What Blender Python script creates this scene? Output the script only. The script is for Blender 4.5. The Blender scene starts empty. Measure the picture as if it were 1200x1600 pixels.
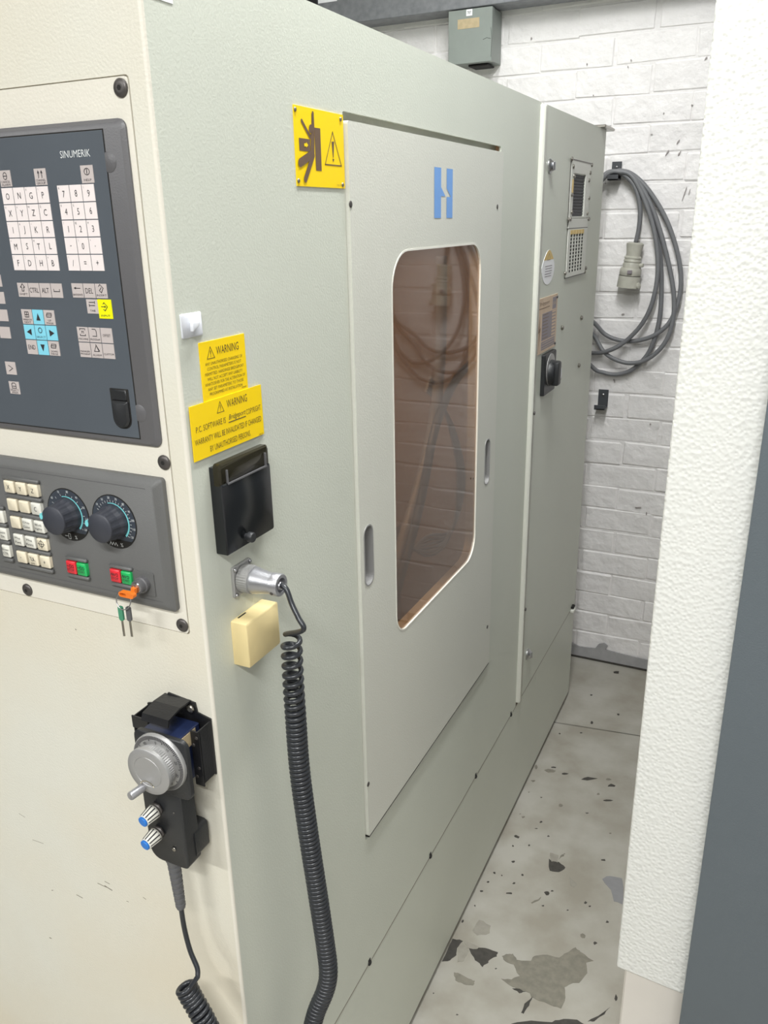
import bpy, bmesh, math, random
from mathutils import Vector, Matrix
random.seed(7)
PI = math.pi
SC = bpy.context.scene
COL = SC.collection

# ------------------------------------------------------------------ camera, world, lights, exposure
CAM_LOC = Vector((0.5174, -0.6218, 1.62))
FOC = 1273.3                                   # focal length in pixels of the 1200 x 1600 frame
YAW, PITCH, ROLL = 0.450739, 0.343130, -0.0192067
_ca, _sa, _cb, _sb, _cc, _sc = (math.cos(YAW), math.sin(YAW), math.cos(PITCH), math.sin(PITCH), math.cos(ROLL), math.sin(ROLL))
FWD = Vector((-_sa*_cb, _ca*_cb, -_sb))
_r0 = Vector((_ca, _sa, 0)); _u0 = _r0.cross(FWD)
RGT = _r0*_cc + _u0*_sc
UPV = -_r0*_sc + _u0*_cc
cd = bpy.data.cameras.new('camera'); cam = bpy.data.objects.new('camera', cd); COL.objects.link(cam)
cd.sensor_fit = 'VERTICAL'; cd.sensor_height = 24.0; cd.lens = FOC*24.0/1600.0
cd.clip_start = 0.02; cd.clip_end = 60
cam.matrix_world = Matrix(((RGT.x, UPV.x, -FWD.x, CAM_LOC.x), (RGT.y, UPV.y, -FWD.y, CAM_LOC.y),
                           (RGT.z, UPV.z, -FWD.z, CAM_LOC.z), (0, 0, 0, 1)))
SC.camera = cam
w = bpy.data.worlds.new('world'); SC.world = w; w.use_nodes = True
w.node_tree.nodes['Background'].inputs[0].default_value = (1.0, 0.985, 0.96, 1)
w.node_tree.nodes['Background'].inputs[1].default_value = 0.02
SC.view_settings.view_transform = 'Standard'; SC.view_settings.look = 'None'
SC.view_settings.exposure = 0.0; SC.view_settings.gamma = 1.0; SC.view_settings.use_curve_mapping = False

def tube_light(name, loc, sx, sy, power, col=(.985, 1, .995)):
    l = bpy.data.lights.new(name, 'AREA'); l.shape = 'RECTANGLE'; l.size = sx; l.size_y = sy
    l.energy = power; l.color = col
    o = bpy.data.objects.new(name, l); COL.objects.link(o); o.location = loc
    return o
CEIL = 2.9
LIGHTS = [((0.26, 0.45, CEIL-.10), .12, 1.2, 37, 'white fluorescent batten along the aisle'),
          ((-0.25, 1.15, CEIL-.10), .12, .9, 10, 'added white batten above the pale grey machine, brightening the wall'),  # extra lamp, added to brighten the upper wall
          ((-1.3, -2.7, CEIL-.10), 1.5, .12, 90, 'white fluorescent batten left of and behind the viewer'),
          ((0.80, -1.60, CEIL-.10), 1.2, .12, 70, 'white fluorescent batten almost over the viewer')]
for i, (p, sx, sy, pw, lb) in enumerate(LIGHTS):
    tube_light('fluorescent_light', p, sx, sy, pw)

# ------------------------------------------------------------------ measuring helpers: a pixel of the photo meets a real plane
def hit(ax, val, px, py):
    d = RGT*((px-600)/FOC) - UPV*((py-800)/FOC) + FWD
    t = (val-CAM_LOC[ax])/d[ax]
    return CAM_LOC + d*t
def Fp(px, py, n=0.0):                         # on the machine's front face -> (x, z)
    p = hit(1, -n, px, py); return (p.x, p.z)
def Sp(px, py, n=0.0):                         # on the machine's side face -> (y, z)
    p = hit(0, n, px, py); return (p.y, p.z)
WALL_Y = 2.24
def Wp(px, py, n=0.0):
    p = hit(1, WALL_Y-n, px, py); return (p.x, p.z)
def Gp(px, py):
    p = hit(2, 0.0, px, py); return (p.x, p.y)

FR = Matrix(((1, 0, 0, 0), (0, 0, -1, 0), (0, 1, 0, 0), (0, 0, 0, 1)))      # (u,v,n) -> x, z, -y
SD = Matrix(((0, 0, 1, 0), (1, 0, 0, 0), (0, 1, 0, 0), (0, 0, 0, 1)))       # (u,v,n) -> y, z, x
WL = Matrix(((1, 0, 0, 0), (0, 0, -1, WALL_Y), (0, 1, 0, 0), (0, 0, 0, 1)))
FL = Matrix.Identity(4)

# ------------------------------------------------------------------ materials
def lin(c):
    return tuple(((x/255.0)/12.92 if x/255.0 <= .04045 else ((x/255.0+.055)/1.055)**2.4) for x in c)+(1,)
def mat(name, rgb, rough=.5, metal=0.0, bump=0.0, bscale=200.0, var=0.0, vscale=6.0, spec=.5, detail=2.0, coat=0.0, bdist=.001, dark=None, voro=False):
    m = bpy.data.materials.new(name); m.use_nodes = True
    nt = m.node_tree; b = nt.nodes['Principled BSDF']
    c = lin(rgb) if max(rgb) > 1 else tuple(rgb)+(1,)
    b.inputs['Base Color'].default_value = c
    b.inputs['Roughness'].default_value = rough; b.inputs['Metallic'].default_value = metal
    b.inputs['Specular IOR Level'].default_value = spec
    b.inputs['Coat Weight'].default_value = coat
    geo = nt.nodes.new('ShaderNodeNewGeometry')
    if var > 0:
        n = nt.nodes.new('ShaderNodeTexNoise'); n.inputs['Scale'].default_value = vscale; n.inputs['Detail'].default_value = 5
        nt.links.new(geo.outputs['Position'], n.inputs['Vector'])
        r = nt.nodes.new('ShaderNodeValToRGB')
        d = dark if dark else tuple(x*(1-var) for x in c[:3])
        if dark: d = lin(dark)[:3]
        r.color_ramp.elements[0].position = .35; r.color_ramp.elements[0].color = tuple(d)+(1,)
        r.color_ramp.elements[1].position = .62; r.color_ramp.elements[1].color = c
        nt.links.new(n.outputs['Fac'], r.inputs[0]); nt.links.new(r.outputs[0], b.inputs['Base Color'])
    if bump > 0:
        if voro:
            n2 = nt.nodes.new('ShaderNodeTexVoronoi'); n2.feature = 'SMOOTH_F1'; n2.inputs['Smoothness'].default_value = .6
            n2.inputs['Scale'].default_value = bscale
            out = n2.outputs['Distance']
        else:
            n2 = nt.nodes.new('ShaderNodeTexNoise'); n2.inputs['Scale'].default_value = bscale; n2.inputs['Detail'].default_value = detail
            out = n2.outputs['Fac']
        nt.links.new(geo.outputs['Position'], n2.inputs['Vector'])
        bp = nt.nodes.new('ShaderNodeBump'); bp.inputs['Strength'].default_value = bump; bp.inputs['Distance'].default_value = bdist
        nt.links.new(out, bp.inputs['Height']); nt.links.new(bp.outputs[0], b.inputs['Normal'])
    return m

M = {}
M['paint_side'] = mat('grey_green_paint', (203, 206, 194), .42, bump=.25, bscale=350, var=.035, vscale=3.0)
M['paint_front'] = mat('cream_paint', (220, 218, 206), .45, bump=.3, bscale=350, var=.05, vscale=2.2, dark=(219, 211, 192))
M['paint_plate'] = mat('pale_cream_paint', (226, 221, 208), .42, bump=.25, bscale=350, var=.03, vscale=5)
M['paint_door'] = mat('pale_grey_paint', (210, 210, 200), .42, bump=.25, bscale=350, var=.02, vscale=3)
M['white_tex'] = mat('pebbled_white_paint', (231, 231, 227), .28, bump=.5, bscale=185, detail=1.5, bdist=.0022, voro=True)
M['white_smooth'] = mat('smooth_white_paint', (216, 210, 202), .4, bump=.15, bscale=300)
M['slate'] = mat('slate_grey_paint', (98, 106, 112), .5, bump=.3, bscale=500, var=.05, vscale=4)
M['interior'] = mat('machine_interior', (164, 144, 120), .6, var=.15, vscale=4)
M['bezel'] = mat('dark_grey_bezel', (96, 95, 97), .42, bump=.2, bscale=700, var=.06, vscale=8)
M['overlay'] = mat('slate_overlay', (86, 92, 99), .36, var=.08, vscale=6)
M['panel_grey'] = mat('panel_grey', (100, 100, 99), .5, bump=.2, bscale=900, var=.05, vscale=9)
M['key_white'] = mat('key_white', (236, 226, 224), .45)
M['key_grey'] = mat('key_grey', (193, 183, 180), .45)
M['key_blue'] = mat('key_blue', (132, 208, 228), .4)
M['key_yellow'] = mat('key_yellow', (240, 238, 10), .4)
M['key_cream'] = mat('key_cream', (232, 222, 198), .35)
M['key_clear'] = mat('key_clear_white', (228, 226, 216), .25)
M['key_red'] = mat('key_red', (226, 52, 62), .3)
M['key_green'] = mat('key_green', (40, 178, 96), .3)
M['ink'] = mat('black_ink', (50, 48, 52), .5)
M['ink_soft'] = mat('brown_black_ink', (84, 66, 40), .5)
M['white_ink'] = mat('white_ink', (225, 228, 228), .5)
M['teal_ink'] = mat('turquoise_ink', (120, 205, 210), .5)
M['yellow'] = mat('sign_yellow', (250, 212, 0), .38)
M['sign_brown'] = mat('sign_black', (105, 84, 68), .5)
M['black'] = mat('black_plastic', (38, 39, 41), .42, bump=.15, bscale=600)
M['black_gloss'] = mat('glossy_black', (26, 28, 31), .22)
M['black_metal'] = mat('black_painted_steel', (34, 34, 36), .35, bump=.2, bscale=300, var=.3, vscale=30)
M['screw'] = mat('dark_screw', (92, 88, 86), .45, metal=.6)
M['steel'] = mat('bright_steel', (190, 190, 192), .28, metal=1)
M['alu'] = mat('aluminium', (178, 178, 182), .34, metal=.75, bump=.2, bscale=900)
M['alu_matt'] = mat('matt_aluminium', (168, 167, 166), .42, metal=.45, bump=.2, bscale=900)
M['hook_steel'] = mat('dark_grey_steel', (72, 74, 78), .45)
M['cord'] = mat('cord_black', (44, 46, 50), .3)
M['cord_grey'] = mat('cord_grey', (92, 92, 94), .45)
M['cable_grey'] = mat('cable_grey', (118, 119, 122), .45)
M['beige'] = mat('aged_beige_plastic', (232, 212, 158), .4, var=.06, vscale=30)
M['hook_white'] = mat('hook_white', (222, 224, 230), .35)
M['paper'] = mat('white_paper', (240, 240, 242), .6)
M['blue_dark'] = mat('dark_blue_enamel', (36, 46, 78), .3, var=.25, vscale=40)
M['blue_cap'] = mat('blue_cap', (34, 118, 205), .35)
M['logo_blue'] = mat('logo_blue', (112, 160, 222), .45)
M['knob_dark'] = mat('knob_dark', (58, 60, 68), .5)
M['dial_face'] = mat('dial_face', (58, 64, 74), .4)
M['orange'] = mat('orange_plastic', (232, 120, 36), .35)
M['key_head_green'] = mat('green_plastic', (70, 140, 108), .35)
M['nickel'] = mat('nickel', (150, 146, 138), .3, metal=.9)
M['gap'] = mat('dark_gap', (30, 28, 26), .8)
M['gasket'] = mat('gasket_line', (120, 112, 98), .7)
M['brick'] = mat('white_painted_brick', (244, 241, 240), .5, bump=.8, bscale=26, detail=9, bdist=.010, var=.05, vscale=9)
M['mortar'] = mat('white_painted_mortar', (240, 237, 236), .6, bump=.9, bscale=45, detail=8, bdist=.006)
M['patch_grey'] = mat('grey_floor_paint', (140, 140, 142), .6, var=.1, vscale=40)
M['floor'] = mat('worn_floor_paint', (174, 171, 162), .42, bump=.5, bscale=30, detail=7, bdist=.002, var=.12, vscale=7, dark=(152, 147, 135))
M['chip'] = mat('bare_concrete', (132, 128, 116), .75, bump=.6, bscale=120, detail=6, var=.2, vscale=60)
M['chip_dark'] = mat('oily_concrete', (70, 67, 62), .6, bump=.5, bscale=150, var=.3, vscale=80)
M['chip_pale'] = mat('old_paint_layer', (152, 148, 137), .6, bump=.3, bscale=120, var=.12, vscale=60)
M['band_grey'] = mat('worn_grey_paint', (172, 171, 172), .6, var=.15, vscale=25)
M['wall_mark'] = mat('bared_wall_spot', (168, 162, 160), .7)
M['galv'] = mat('galvanised_steel', (140, 142, 146), .5, metal=.35, var=.2, vscale=45, bump=.2, bscale=200)
M['boxgrey'] = mat('grey_green_enamel', (140, 147, 142), .45, bump=.3, bscale=250, var=.06, vscale=20)
M['tape'] = mat('aged_tape', (190, 172, 138), .6, var=.12, vscale=80)
M['socket'] = mat('grey_cream_plastic', (196, 194, 182), .42, var=.08, vscale=50)
M['filter'] = mat('dark_filter', (84, 84, 88), .7, bump=.6, bscale=500)
M['vent_white'] = mat('vent_paint', (216, 216, 208), .45)
M['amber'] = mat('amber_label', (214, 184, 112), .5)
M['rating'] = mat('copper_plate', (206, 180, 152), .42, var=.08, vscale=60)
M['rating_ink'] = mat('rating_ink', (140, 132, 138), .5)
M['rating_line'] = mat('rating_text', (120, 92, 70), .5)
M['ceiling'] = mat('ceiling_paint', (225, 225, 222), .7)
def emit(name, col, s):
    m = bpy.data.materials.new(name); m.use_nodes = True
    b = m.node_tree.nodes['Principled BSDF']; b.inputs['Base Color'].default_value = (1, 1, 1, 1)
    b.inputs['Emission Color'].default_value = col+(1,); b.inputs['Emission Strength'].default_value = s
    return m
M['tube'] = emit('lit_tube', (1, .98, .94), 8)
def pane_mat():
    m = bpy.data.materials.new('brown_tinted_pane'); m.use_nodes = True
    nt = m.node_tree; nt.nodes.remove(nt.nodes['Principled BSDF']); out = nt.nodes['Material Output']
    tr = nt.nodes.new('ShaderNodeBsdfTransparent'); tr.inputs[0].default_value = lin((192, 172, 150))
    df = nt.nodes.new('ShaderNodeBsdfDiffuse'); df.inputs[0].default_value = lin((158, 134, 118))
    mx = nt.nodes.new('ShaderNodeMixShader'); mx.inputs[0].default_value = .16
    gl = nt.nodes.new('ShaderNodeBsdfGlossy'); gl.inputs['Roughness'].default_value = .035; gl.inputs[0].default_value = (1, 1, 1, 1)
    fr = nt.nodes.new('ShaderNodeFresnel'); fr.inputs[0].default_value = 1.75
    m2 = nt.nodes.new('ShaderNodeMixShader')
    nt.links.new(tr.outputs[0], mx.inputs[1]); nt.links.new(df.outputs[0], mx.inputs[2])
    g = nt.nodes.new('ShaderNodeNewGeometry'); inv = nt.nodes.new('ShaderNodeMath'); inv.operation = 'SUBTRACT'; inv.inputs[0].default_value = 1
    ml = nt.nodes.new('ShaderNodeMath'); ml.operation = 'MULTIPLY'
    nt.links.new(g.outputs['Backfacing'], inv.inputs[1]); nt.links.new(fr.outputs[0], ml.inputs[0]); nt.links.new(inv.outputs[0], ml.inputs[1])
    nt.links.new(ml.outputs[0], m2.inputs[0]); nt.links.new(mx.outputs[0], m2.inputs[1]); nt.links.new(gl.outputs[0], m2.inputs[2])
    nt.links.new(m2.outputs[0], out.inputs[0])
    return m
M['pane'] = pane_mat()
def smoky():
    m = mat('smoky_clear_plastic', (70, 66, 50), .12)
    b = m.node_tree.nodes['Principled BSDF']; b.inputs['Transmission Weight'].default_value = .55; b.inputs['IOR'].default_value = 1.3
    return m
M['smoky'] = smoky()

# ------------------------------------------------------------------ mesh helpers
def box(bm, u0, u1, v0, v1, n0, n1, bev=0.0, mi=0, seg=1):
    vs = [bm.verts.new(p) for p in ((u0,v0,n0),(u1,v0,n0),(u1,v1,n0),(u0,v1,n0),(u0,v0,n1),(u1,v0,n1),(u1,v1,n1),(u0,v1,n1))]
    fs = [bm.faces.new([vs[i] for i in q]) for q in ((3,2,1,0),(4,5,6,7),(0,1,5,4),(1,2,6,5),(2,3,7,6),(3,0,4,7))]
    for f in fs: f.material_index = mi
    if bev > 0:
        es = list({e for f in fs for e in f.edges})
        r = bmesh.ops.bevel(bm, geom=es, offset=bev, segments=seg, affect='EDGES', profile=.5)
        for f in r['faces']: f.material_index = mi
    return vs
def rrect(u0, u1, v0, v1, r, seg=5):
    if not isinstance(r, (tuple, list)): r = (r,)*4
    pts = []
    for (cu, cv, a0, rr) in ((u0+r[0], v0+r[0], PI, r[0]), (u1-r[1], v0+r[1], 1.5*PI, r[1]), (u1-r[2], v1-r[2], 0, r[2]), (u0+r[3], v1-r[3], .5*PI, r[3])):
        for i in range(seg+1):
            a = a0 + .5*PI*i/seg; pts.append((cu+rr*math.cos(a), cv+rr*math.sin(a)))
    return pts
def circ(cu, cv, ru, rv=None, seg=24, a0=0):
    rv = rv or ru
    return [(cu+ru*math.cos(a0+2*PI*i/seg), cv+rv*math.sin(a0+2*PI*i/seg)) for i in range(seg)]
def prism(bm, pts, n0, n1, holes=(), mi=0, top_in=0.0):
    """polygon (with holes) extruded from n0 to n1; top_in chamfers the front rim"""
    if top_in > 0 and not holes:
        cu = sum(p[0] for p in pts)/len(pts); cv = sum(p[1] for p in pts)/len(pts)
        N = len(pts); us = [p[0] for p in pts]; vv = [p[1] for p in pts]
        hu = (max(us)-min(us))/2; hv = (max(vv)-min(vv))/2; mu = (max(us)+min(us))/2; mv = (max(vv)+min(vv))/2
        ins = [(mu+(p[0]-mu)*(1-top_in/hu), mv+(p[1]-mv)*(1-top_in/hv)) for p in pts]
        a = [bm.verts.new((p[0], p[1], n0)) for p in pts]
        b = [bm.verts.new((p[0], p[1], n1-top_in if n1-top_in > n0 else n0+(n1-n0)*.3)) for p in pts]
        c = [bm.verts.new((p[0], p[1], n1)) for p in ins]
        for i in range(N):
            j = (i+1) % N
            f = bm.faces.new((a[i], a[j], b[j], b[i])); f.material_index = mi
            f = bm.faces.new((b[i], b[j], c[j], c[i])); f.material_index = mi
        f = bm.faces.new(c); f.material_index = mi
        f = bm.faces.new(a[::-1]); f.material_index = mi
        return
    if not holes:
        a = [bm.verts.new((p[0], p[1], n0)) for p in pts]; b = [bm.verts.new((p[0], p[1], n1)) for p in pts]
        N = len(pts)
        for i in range(N):
            j = (i+1) % N
            f = bm.faces.new((a[i], a[j], b[j], b[i])); f.material_index = mi
        f = bm.faces.new(b); f.material_index = mi
        f = bm.faces.new(a[::-1]); f.material_index = mi
        return
    es = []; loops = []
    for lp in [pts]+list(holes):
        vs = [bm.verts.new((p[0], p[1], n1)) for p in lp]
        loops.append(vs)
        for i in range(len(vs)): es.append(bm.edges.new((vs[i], vs[(i+1) % len(vs)])))
    r = bmesh.ops.triangle_fill(bm, use_beauty=True, use_dissolve=False, edges=es, normal=(0, 0, 1))
    fs = [g for g in r['geom'] if isinstance(g, bmesh.types.BMFace)]
    for f in fs:
        f.material_index = mi
        if f.normal.z < 0: f.normal_flip()
    for k, vs in enumerate(loops):
        lo = [bm.verts.new((v.co.x, v.co.y, n0)) for v in vs]
        N = len(vs)
        for i in range(N):
            j = (i+1) % N
            q = (lo[i], lo[j], vs[j], vs[i]) if k == 0 else (lo[j], lo[i], vs[i], vs[j])
            f = bm.faces.new(q); f.material_index = mi
def lathe(bm, prof, org=(0, 0, 0), ax=(0, 0, 1), seg=24, mi=0, cap=True, flute=0, fd=0.0):
    """prof: (radius, distance along ax)"""
    ax = Vector(ax).normalized(); org = Vector(org)
    t = Vector((0, 1, 0)) if abs(ax.y) < .9 else Vector((1, 0, 0))
    e1 = ax.cross(t).normalized(); e2 = ax.cross(e1)
    rings = []
    for r, h in prof:
        ring = []
        for i in range(seg):
            a = 2*PI*i/seg; rr = r
            if flute and r > 0: rr = r*(1-fd*(1 if (i*flute*2//seg) % 2 else 0))
            ring.append(bm.verts.new(org+ax*h+e1*rr*math.cos(a)+e2*rr*math.sin(a)))
        rings.append(ring)
    for k in range(len(rings)-1):
        for i in range(seg):
            j = (i+1) % seg
            f = bm.faces.new((rings[k][i], rings[k+1][i], rings[k+1][j], rings[k][j])); f.material_index = mi; f.smooth = not flute
    if cap:
        f = bm.faces.new(rings[0]); f.material_index = mi
        f = bm.faces.new(rings[-1][::-1]); f.material_index = mi
def tubep(bm, pts, r, seg=8, mi=0, closed=False):
    pts = [Vector(p) for p in pts]; n = len(pts); rings = []
    up = None
    for i, p in enumerate(pts):
        if closed: d = pts[(i+1) % n]-pts[i-1]
        else: d = pts[min(i+1, n-1)]-pts[max(i-1, 0)]
        d.normalize()
        if up is None:
            t = Vector((0, 0, 1)) if abs(d.z) < .9 else Vector((1, 0, 0)); up = d.cross(t).normalized()
        up = (up-d*up.dot(d)).normalized(); s = d.cross(up)
        rr = r(i/(n-1)) if callable(r) else r
        rings.append([bm.verts.new(p+up*rr*math.cos(2*PI*k/seg)+s*rr*math.sin(2*PI*k/seg)) for k in range(seg)])
    m_ = n if closed else n-1
    for i in range(m_):
        a, b = rings[i], rings[(i+1) % n]
        for k in range(seg):
            j = (k+1) % seg
            f = bm.faces.new((a[k], a[j], b[j], b[k])); f.material_index = mi; f.smooth = True
    if not closed:
        bm.faces.new(rings[0][::-1]).material_index = mi; bm.faces.new(rings[-1]).material_index = mi
def spline(pts, k=8):
    P = [Vector(p) for p in pts]; P = [P[0]*2-P[1]]+P+[P[-1]*2-P[-2]]; out = []
    for i in range(1, len(P)-2):
        p0, p1, p2, p3 = P[i-1:i+3]
        for j in range(k):
            t = j/k
            out.append(.5*((2*p1)+(p2-p0)*t+(2*p0-5*p1+4*p2-p3)*t*t+(3*p1-p0-3*p2+p3)*t**3))
    out.append(P[-2]); return out
def stroke(bm, pts, wd, n, mi, closed=False):
    pts = [Vector((p[0], p[1])) for p in pts]; N = len(pts)
    for i in range(N if closed else N-1):
        a, b = pts[i], pts[(i+1) % N]; d = (b-a)
        if d.length < 1e-7: continue
        d.normalize(); s = Vector((-d.y, d.x))*wd/2; a = a-d*wd/2; b = b+d*wd/2
        q = [a+s*-1, b-s, b+s, a+s]
        f = bm.faces.new([bm.verts.new((v.x, v.y, n)) for v in q]); f.material_index = mi
def flat(bm, pts, n, mi):
    f = bm.faces.new([bm.verts.new((p[0], p[1], n)) for p in pts]); f.material_index = mi; return f
_tc = {}
def text_geo(s, shear=0.0):
    if (s, shear) in _tc: return _tc[(s, shear)]
    cu = bpy.data.curves.new('t', 'FONT'); cu.body = s; cu.align_x = 'CENTER'; cu.align_y = 'CENTER'
    cu.resolution_u = 2; cu.shear = shear; cu.offset = -.003
    ob = bpy.data.objects.new('t', cu); COL.objects.link(ob)
    me = bpy.data.meshes.new_from_object(ob)
    vs = [(v.co.x, v.co.y) for v in me.vertices]; fs = [tuple(p.vertices) for p in me.polygons]
    bpy.data.objects.remove(ob); bpy.data.curves.remove(cu); bpy.data.meshes.remove(me)
    if vs:
        x0 = min(v[0] for v in vs); x1 = max(v[0] for v in vs); y0 = min(v[1] for v in vs); y1 = max(v[1] for v in vs)
        vs = [((x-(x0+x1)/2), (y-(y0+y1)/2)) for x, y in vs]
        g = (vs, fs, x1-x0, y1-y0)
    else: g = ([], [], 1, 1)
    _tc[(s, shear)] = g
    return g
def text(bm, s, cu, cv, n, h=None, wd=None, mi=1, sx=.8, shear=0.0, rot=0.0):
    """centred text: cap height h; width = natural * sx, or exactly wd"""
    vs, fs, W, H = text_geo(s, shear)
    if not vs: return
    sy = h/max(.68, H if len(s) > 2 else .68); kx = wd/W if wd else sy*sx
    c, q = math.cos(rot), math.sin(rot)
    nv = [bm.verts.new((cu+x*kx*c-y*sy*q, cv+x*kx*q+y*sy*c, n)) for x, y in vs]
    for f in fs:
        try:
            ff = bm.faces.new([nv[i] for i in f]); ff.material_index = mi
            if ff.normal.z < 0: pass
        except ValueError: pass
def xf(bm, m): bmesh.ops.transform(bm, matrix=m, verts=bm.verts)

ORG = {}
def obj(name, bm, mats, parent=None, frame=None, smooth=False, label=None, cat=None, group=None, kind=None, origin=None):
    if frame is not None: xf(bm, frame)
    bmesh.ops.recalc_face_normals(bm, faces=[f for f in bm.faces if f.smooth]) if False else None
    vs = [v.co for v in bm.verts]
    o3 = Vector(((min(v.x for v in vs)+max(v.x for v in vs))/2, (min(v.y for v in vs)+max(v.y for v in vs))/2, min(v.z for v in vs))) if origin is None else Vector(origin)
    for v in bm.verts: v.co -= o3
    me = bpy.data.meshes.new(name); bm.to_mesh(me); bm.free()
    if not isinstance(mats, (list, tuple)): mats = [mats]
    for m in mats: me.materials.append(M[m])
    if smooth:
        for p in me.polygons: p.use_smooth = True
        me.set_sharp_from_angle(angle=math.radians(40))
    o = bpy.data.objects.new(name, me); COL.objects.link(o)
    po = Vector((0, 0, 0))
    if parent is not None:
        o.parent = parent; po = ORG[parent.name]
    o.location = o3-po; ORG[o.name] = o3
    for k, v in (('label', label), ('category', cat), ('group', group), ('kind', kind)):
        if v: o[k] = v
    return o
def dupe(src, delta, parent=None, name=None):
    o = src.copy(); COL.objects.link(o)
    if parent is not None: o.parent = parent
    pw = ORG[o.parent.name] if o.parent else Vector((0, 0, 0))
    wpos = ORG[src.name]+Vector(delta); o.location = wpos-pw; ORG[o.name] = wpos
    return o
def thing(name, loc, label, cat, group=None):
    o = bpy.data.objects.new(name, None); COL.objects.link(o); o.location = loc; o.empty_display_size = .05
    o['label'] = label; o['category'] = cat
    if group: o['group'] = group
    ORG[o.name] = Vector(loc); return o
B = bmesh.new

# ------------------------------------------------------------------ the room
JA, JB = Gp(870, 1129), Gp(996, 1149)          # joint across the floor
js = (JB[1]-JA[1])/(JB[0]-JA[0])
def jy(x): return JA[1]+js*(x-JA[0])
bm = B(); box(bm, -4, 4, -4, 2.5, -.10, -.012)
floor = obj('floor', bm, 'chip_dark', kind='structure')
bm = B(); prism(bm, [(-4, -4), (4, -4), (4, jy(4)-.004), (-4, jy(-4)-.004)], -.012, 0.0); obj('floor_slab', bm, 'floor', floor)
bm = B(); prism(bm, [(-4, jy(-4)+.004), (4, jy(4)+.004), (4, 2.3), (-4, 2.3)], -.012, -.001); obj('floor_slab', bm, 'floor', floor)
bm = B(); box(bm, -4, 4, CEIL, CEIL+.1, -.0, .0) if False else box(bm, -4, 4, -4, 2.5, CEIL, CEIL+.1)
obj('ceiling', bm, 'ceiling', kind='structure')
bm = B(); box(bm, -4, 4, -.1, CEIL, -.15, 0)
wall = obj('wall_back', bm, 'mortar', frame=WL, kind='structure')
bm = B(); box(bm, 2.75, 2.85, -4, WALL_Y-.001, 0, CEIL)  # unseen wall, put in to block light from the open right side
obj('wall_right', bm, 'mortar', kind='structure')
# painted brick courses, laid one by one
CH = .0845; BW = .236
vars_ = []
for k in range(6):
    bm = B(); g = .0012
    hw, hh = BW/2-g, CH/2-g
    vs = box(bm, -hw, hw, -hh, hh, -.01, .0040, bev=.0045, seg=1)
    for v in bm.verts:
        v.co.x += random.uniform(-.0022, .0022); v.co.y += random.uniform(-.0018, .0018)
        if v.co.z > 0: v.co.z += random.uniform(-.0022, .0012)
    xf(bm, Matrix(((1, 0, 0, 0), (0, 0, -1, 0), (0, 1, 0, 0), (0, 0, 0, 1))))
    me = bpy.data.meshes.new('brick'); bm.to_mesh(me); bm.free(); me.materials.append(M['brick']); vars_.append(me)
nb = 0
for row in range(27):
    z = .028+CH*(row+.5)
    for c in range(-4, 6):
        x = -.165+BW*(c+.5*(row % 2))+random.uniform(-.006, .006)
        if x < -1.12 or x > 1.15: continue
        o = bpy.data.objects.new('brick', random.choice(vars_)); COL.objects.link(o); o.parent = wall
        wp = Vector((x, WALL_Y+random.uniform(-.001, .0012), z+random.uniform(-.0035, .0035)))
        o.location = wp-ORG[wall.name]; o.rotation_euler = (0, random.uniform(-.018, .018)+(PI if random.random() < .5 else 0), 0); nb += 1
# grey floor paint brushed up the foot of the wall
pp = [Wp(*q, .010) for q in [(880, 1030), (880, 1004), (893, 1004), (905, 1010), (918, 1012), (930, 1013), (936, 1006), (944, 1005), (950, 1009), (946, 1015), (960, 1019), (980, 1024), (1006, 1030), (1030, 1034)]]
pp = [pp[0]]+pp[1:]+[(pp[-1][0]+.5, pp[-1][1]), (pp[-1][0]+.5, .0)]; pp[0] = (pp[0][0], 0.0)
bm = B(); prism(bm, pp, .006, .0105); bm2 = B(); box(bm2, -1, 1.5, 0.0, .007, .0104, .0135); obj('floor_crack', bm2, 'chip_dark', wall, WL)
obj('paint_band', bm, 'band_grey', wall, WL, label='grey floor paint brushed up the foot of the white wall')
# chipped spots in the wall paint
for (px, py, rx, ry, tl) in [(1059, 222, .003, .012, -.5), (1042, 239, .003, .012, -.5), (1061, 240, .003, .012, -.5), (1103, 91, .003, .009, -.7), (1069, 303, .0025, .03, -.25), (1077, 300, .0015, .014, -.2),
          (917, 100, .003, .004, 0), (986, 94, .003, .004, 0), (981, 104, .003, .004, 0), (927, 149, .003, .003, 0), (1037, 177, .003, .003, 0), (1081, 164, .004, .004, 0), (1016, 663, .004, .005, 0),
          (973, 491, .007, .005, 0), (960, 595, .005, .010, .4), (997, 793, .014, .003, .1), (1010, 802, .003, .009, 0), (1018, 210, .004, .003, 0), (935, 210, .004, .003, 0), (830, 60, .003, .005, 0)]:
    x, z = Wp(px, py, .007); c_, s_ = math.cos(tl), math.sin(tl); pts = []
    for i in range(8):
        a = 2*PI*i/8; k = random.uniform(.6, 1.1); u, v = rx*k*math.cos(a), ry*k*math.sin(a); pts.append((x+(u*c_-v*s_)*.75, z+(u*s_+v*c_)*.75))
    bm = B(); prism(bm, pts, .002, .0072); obj('paint_chip', bm, 'wall_mark', wall, WL)
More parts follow.
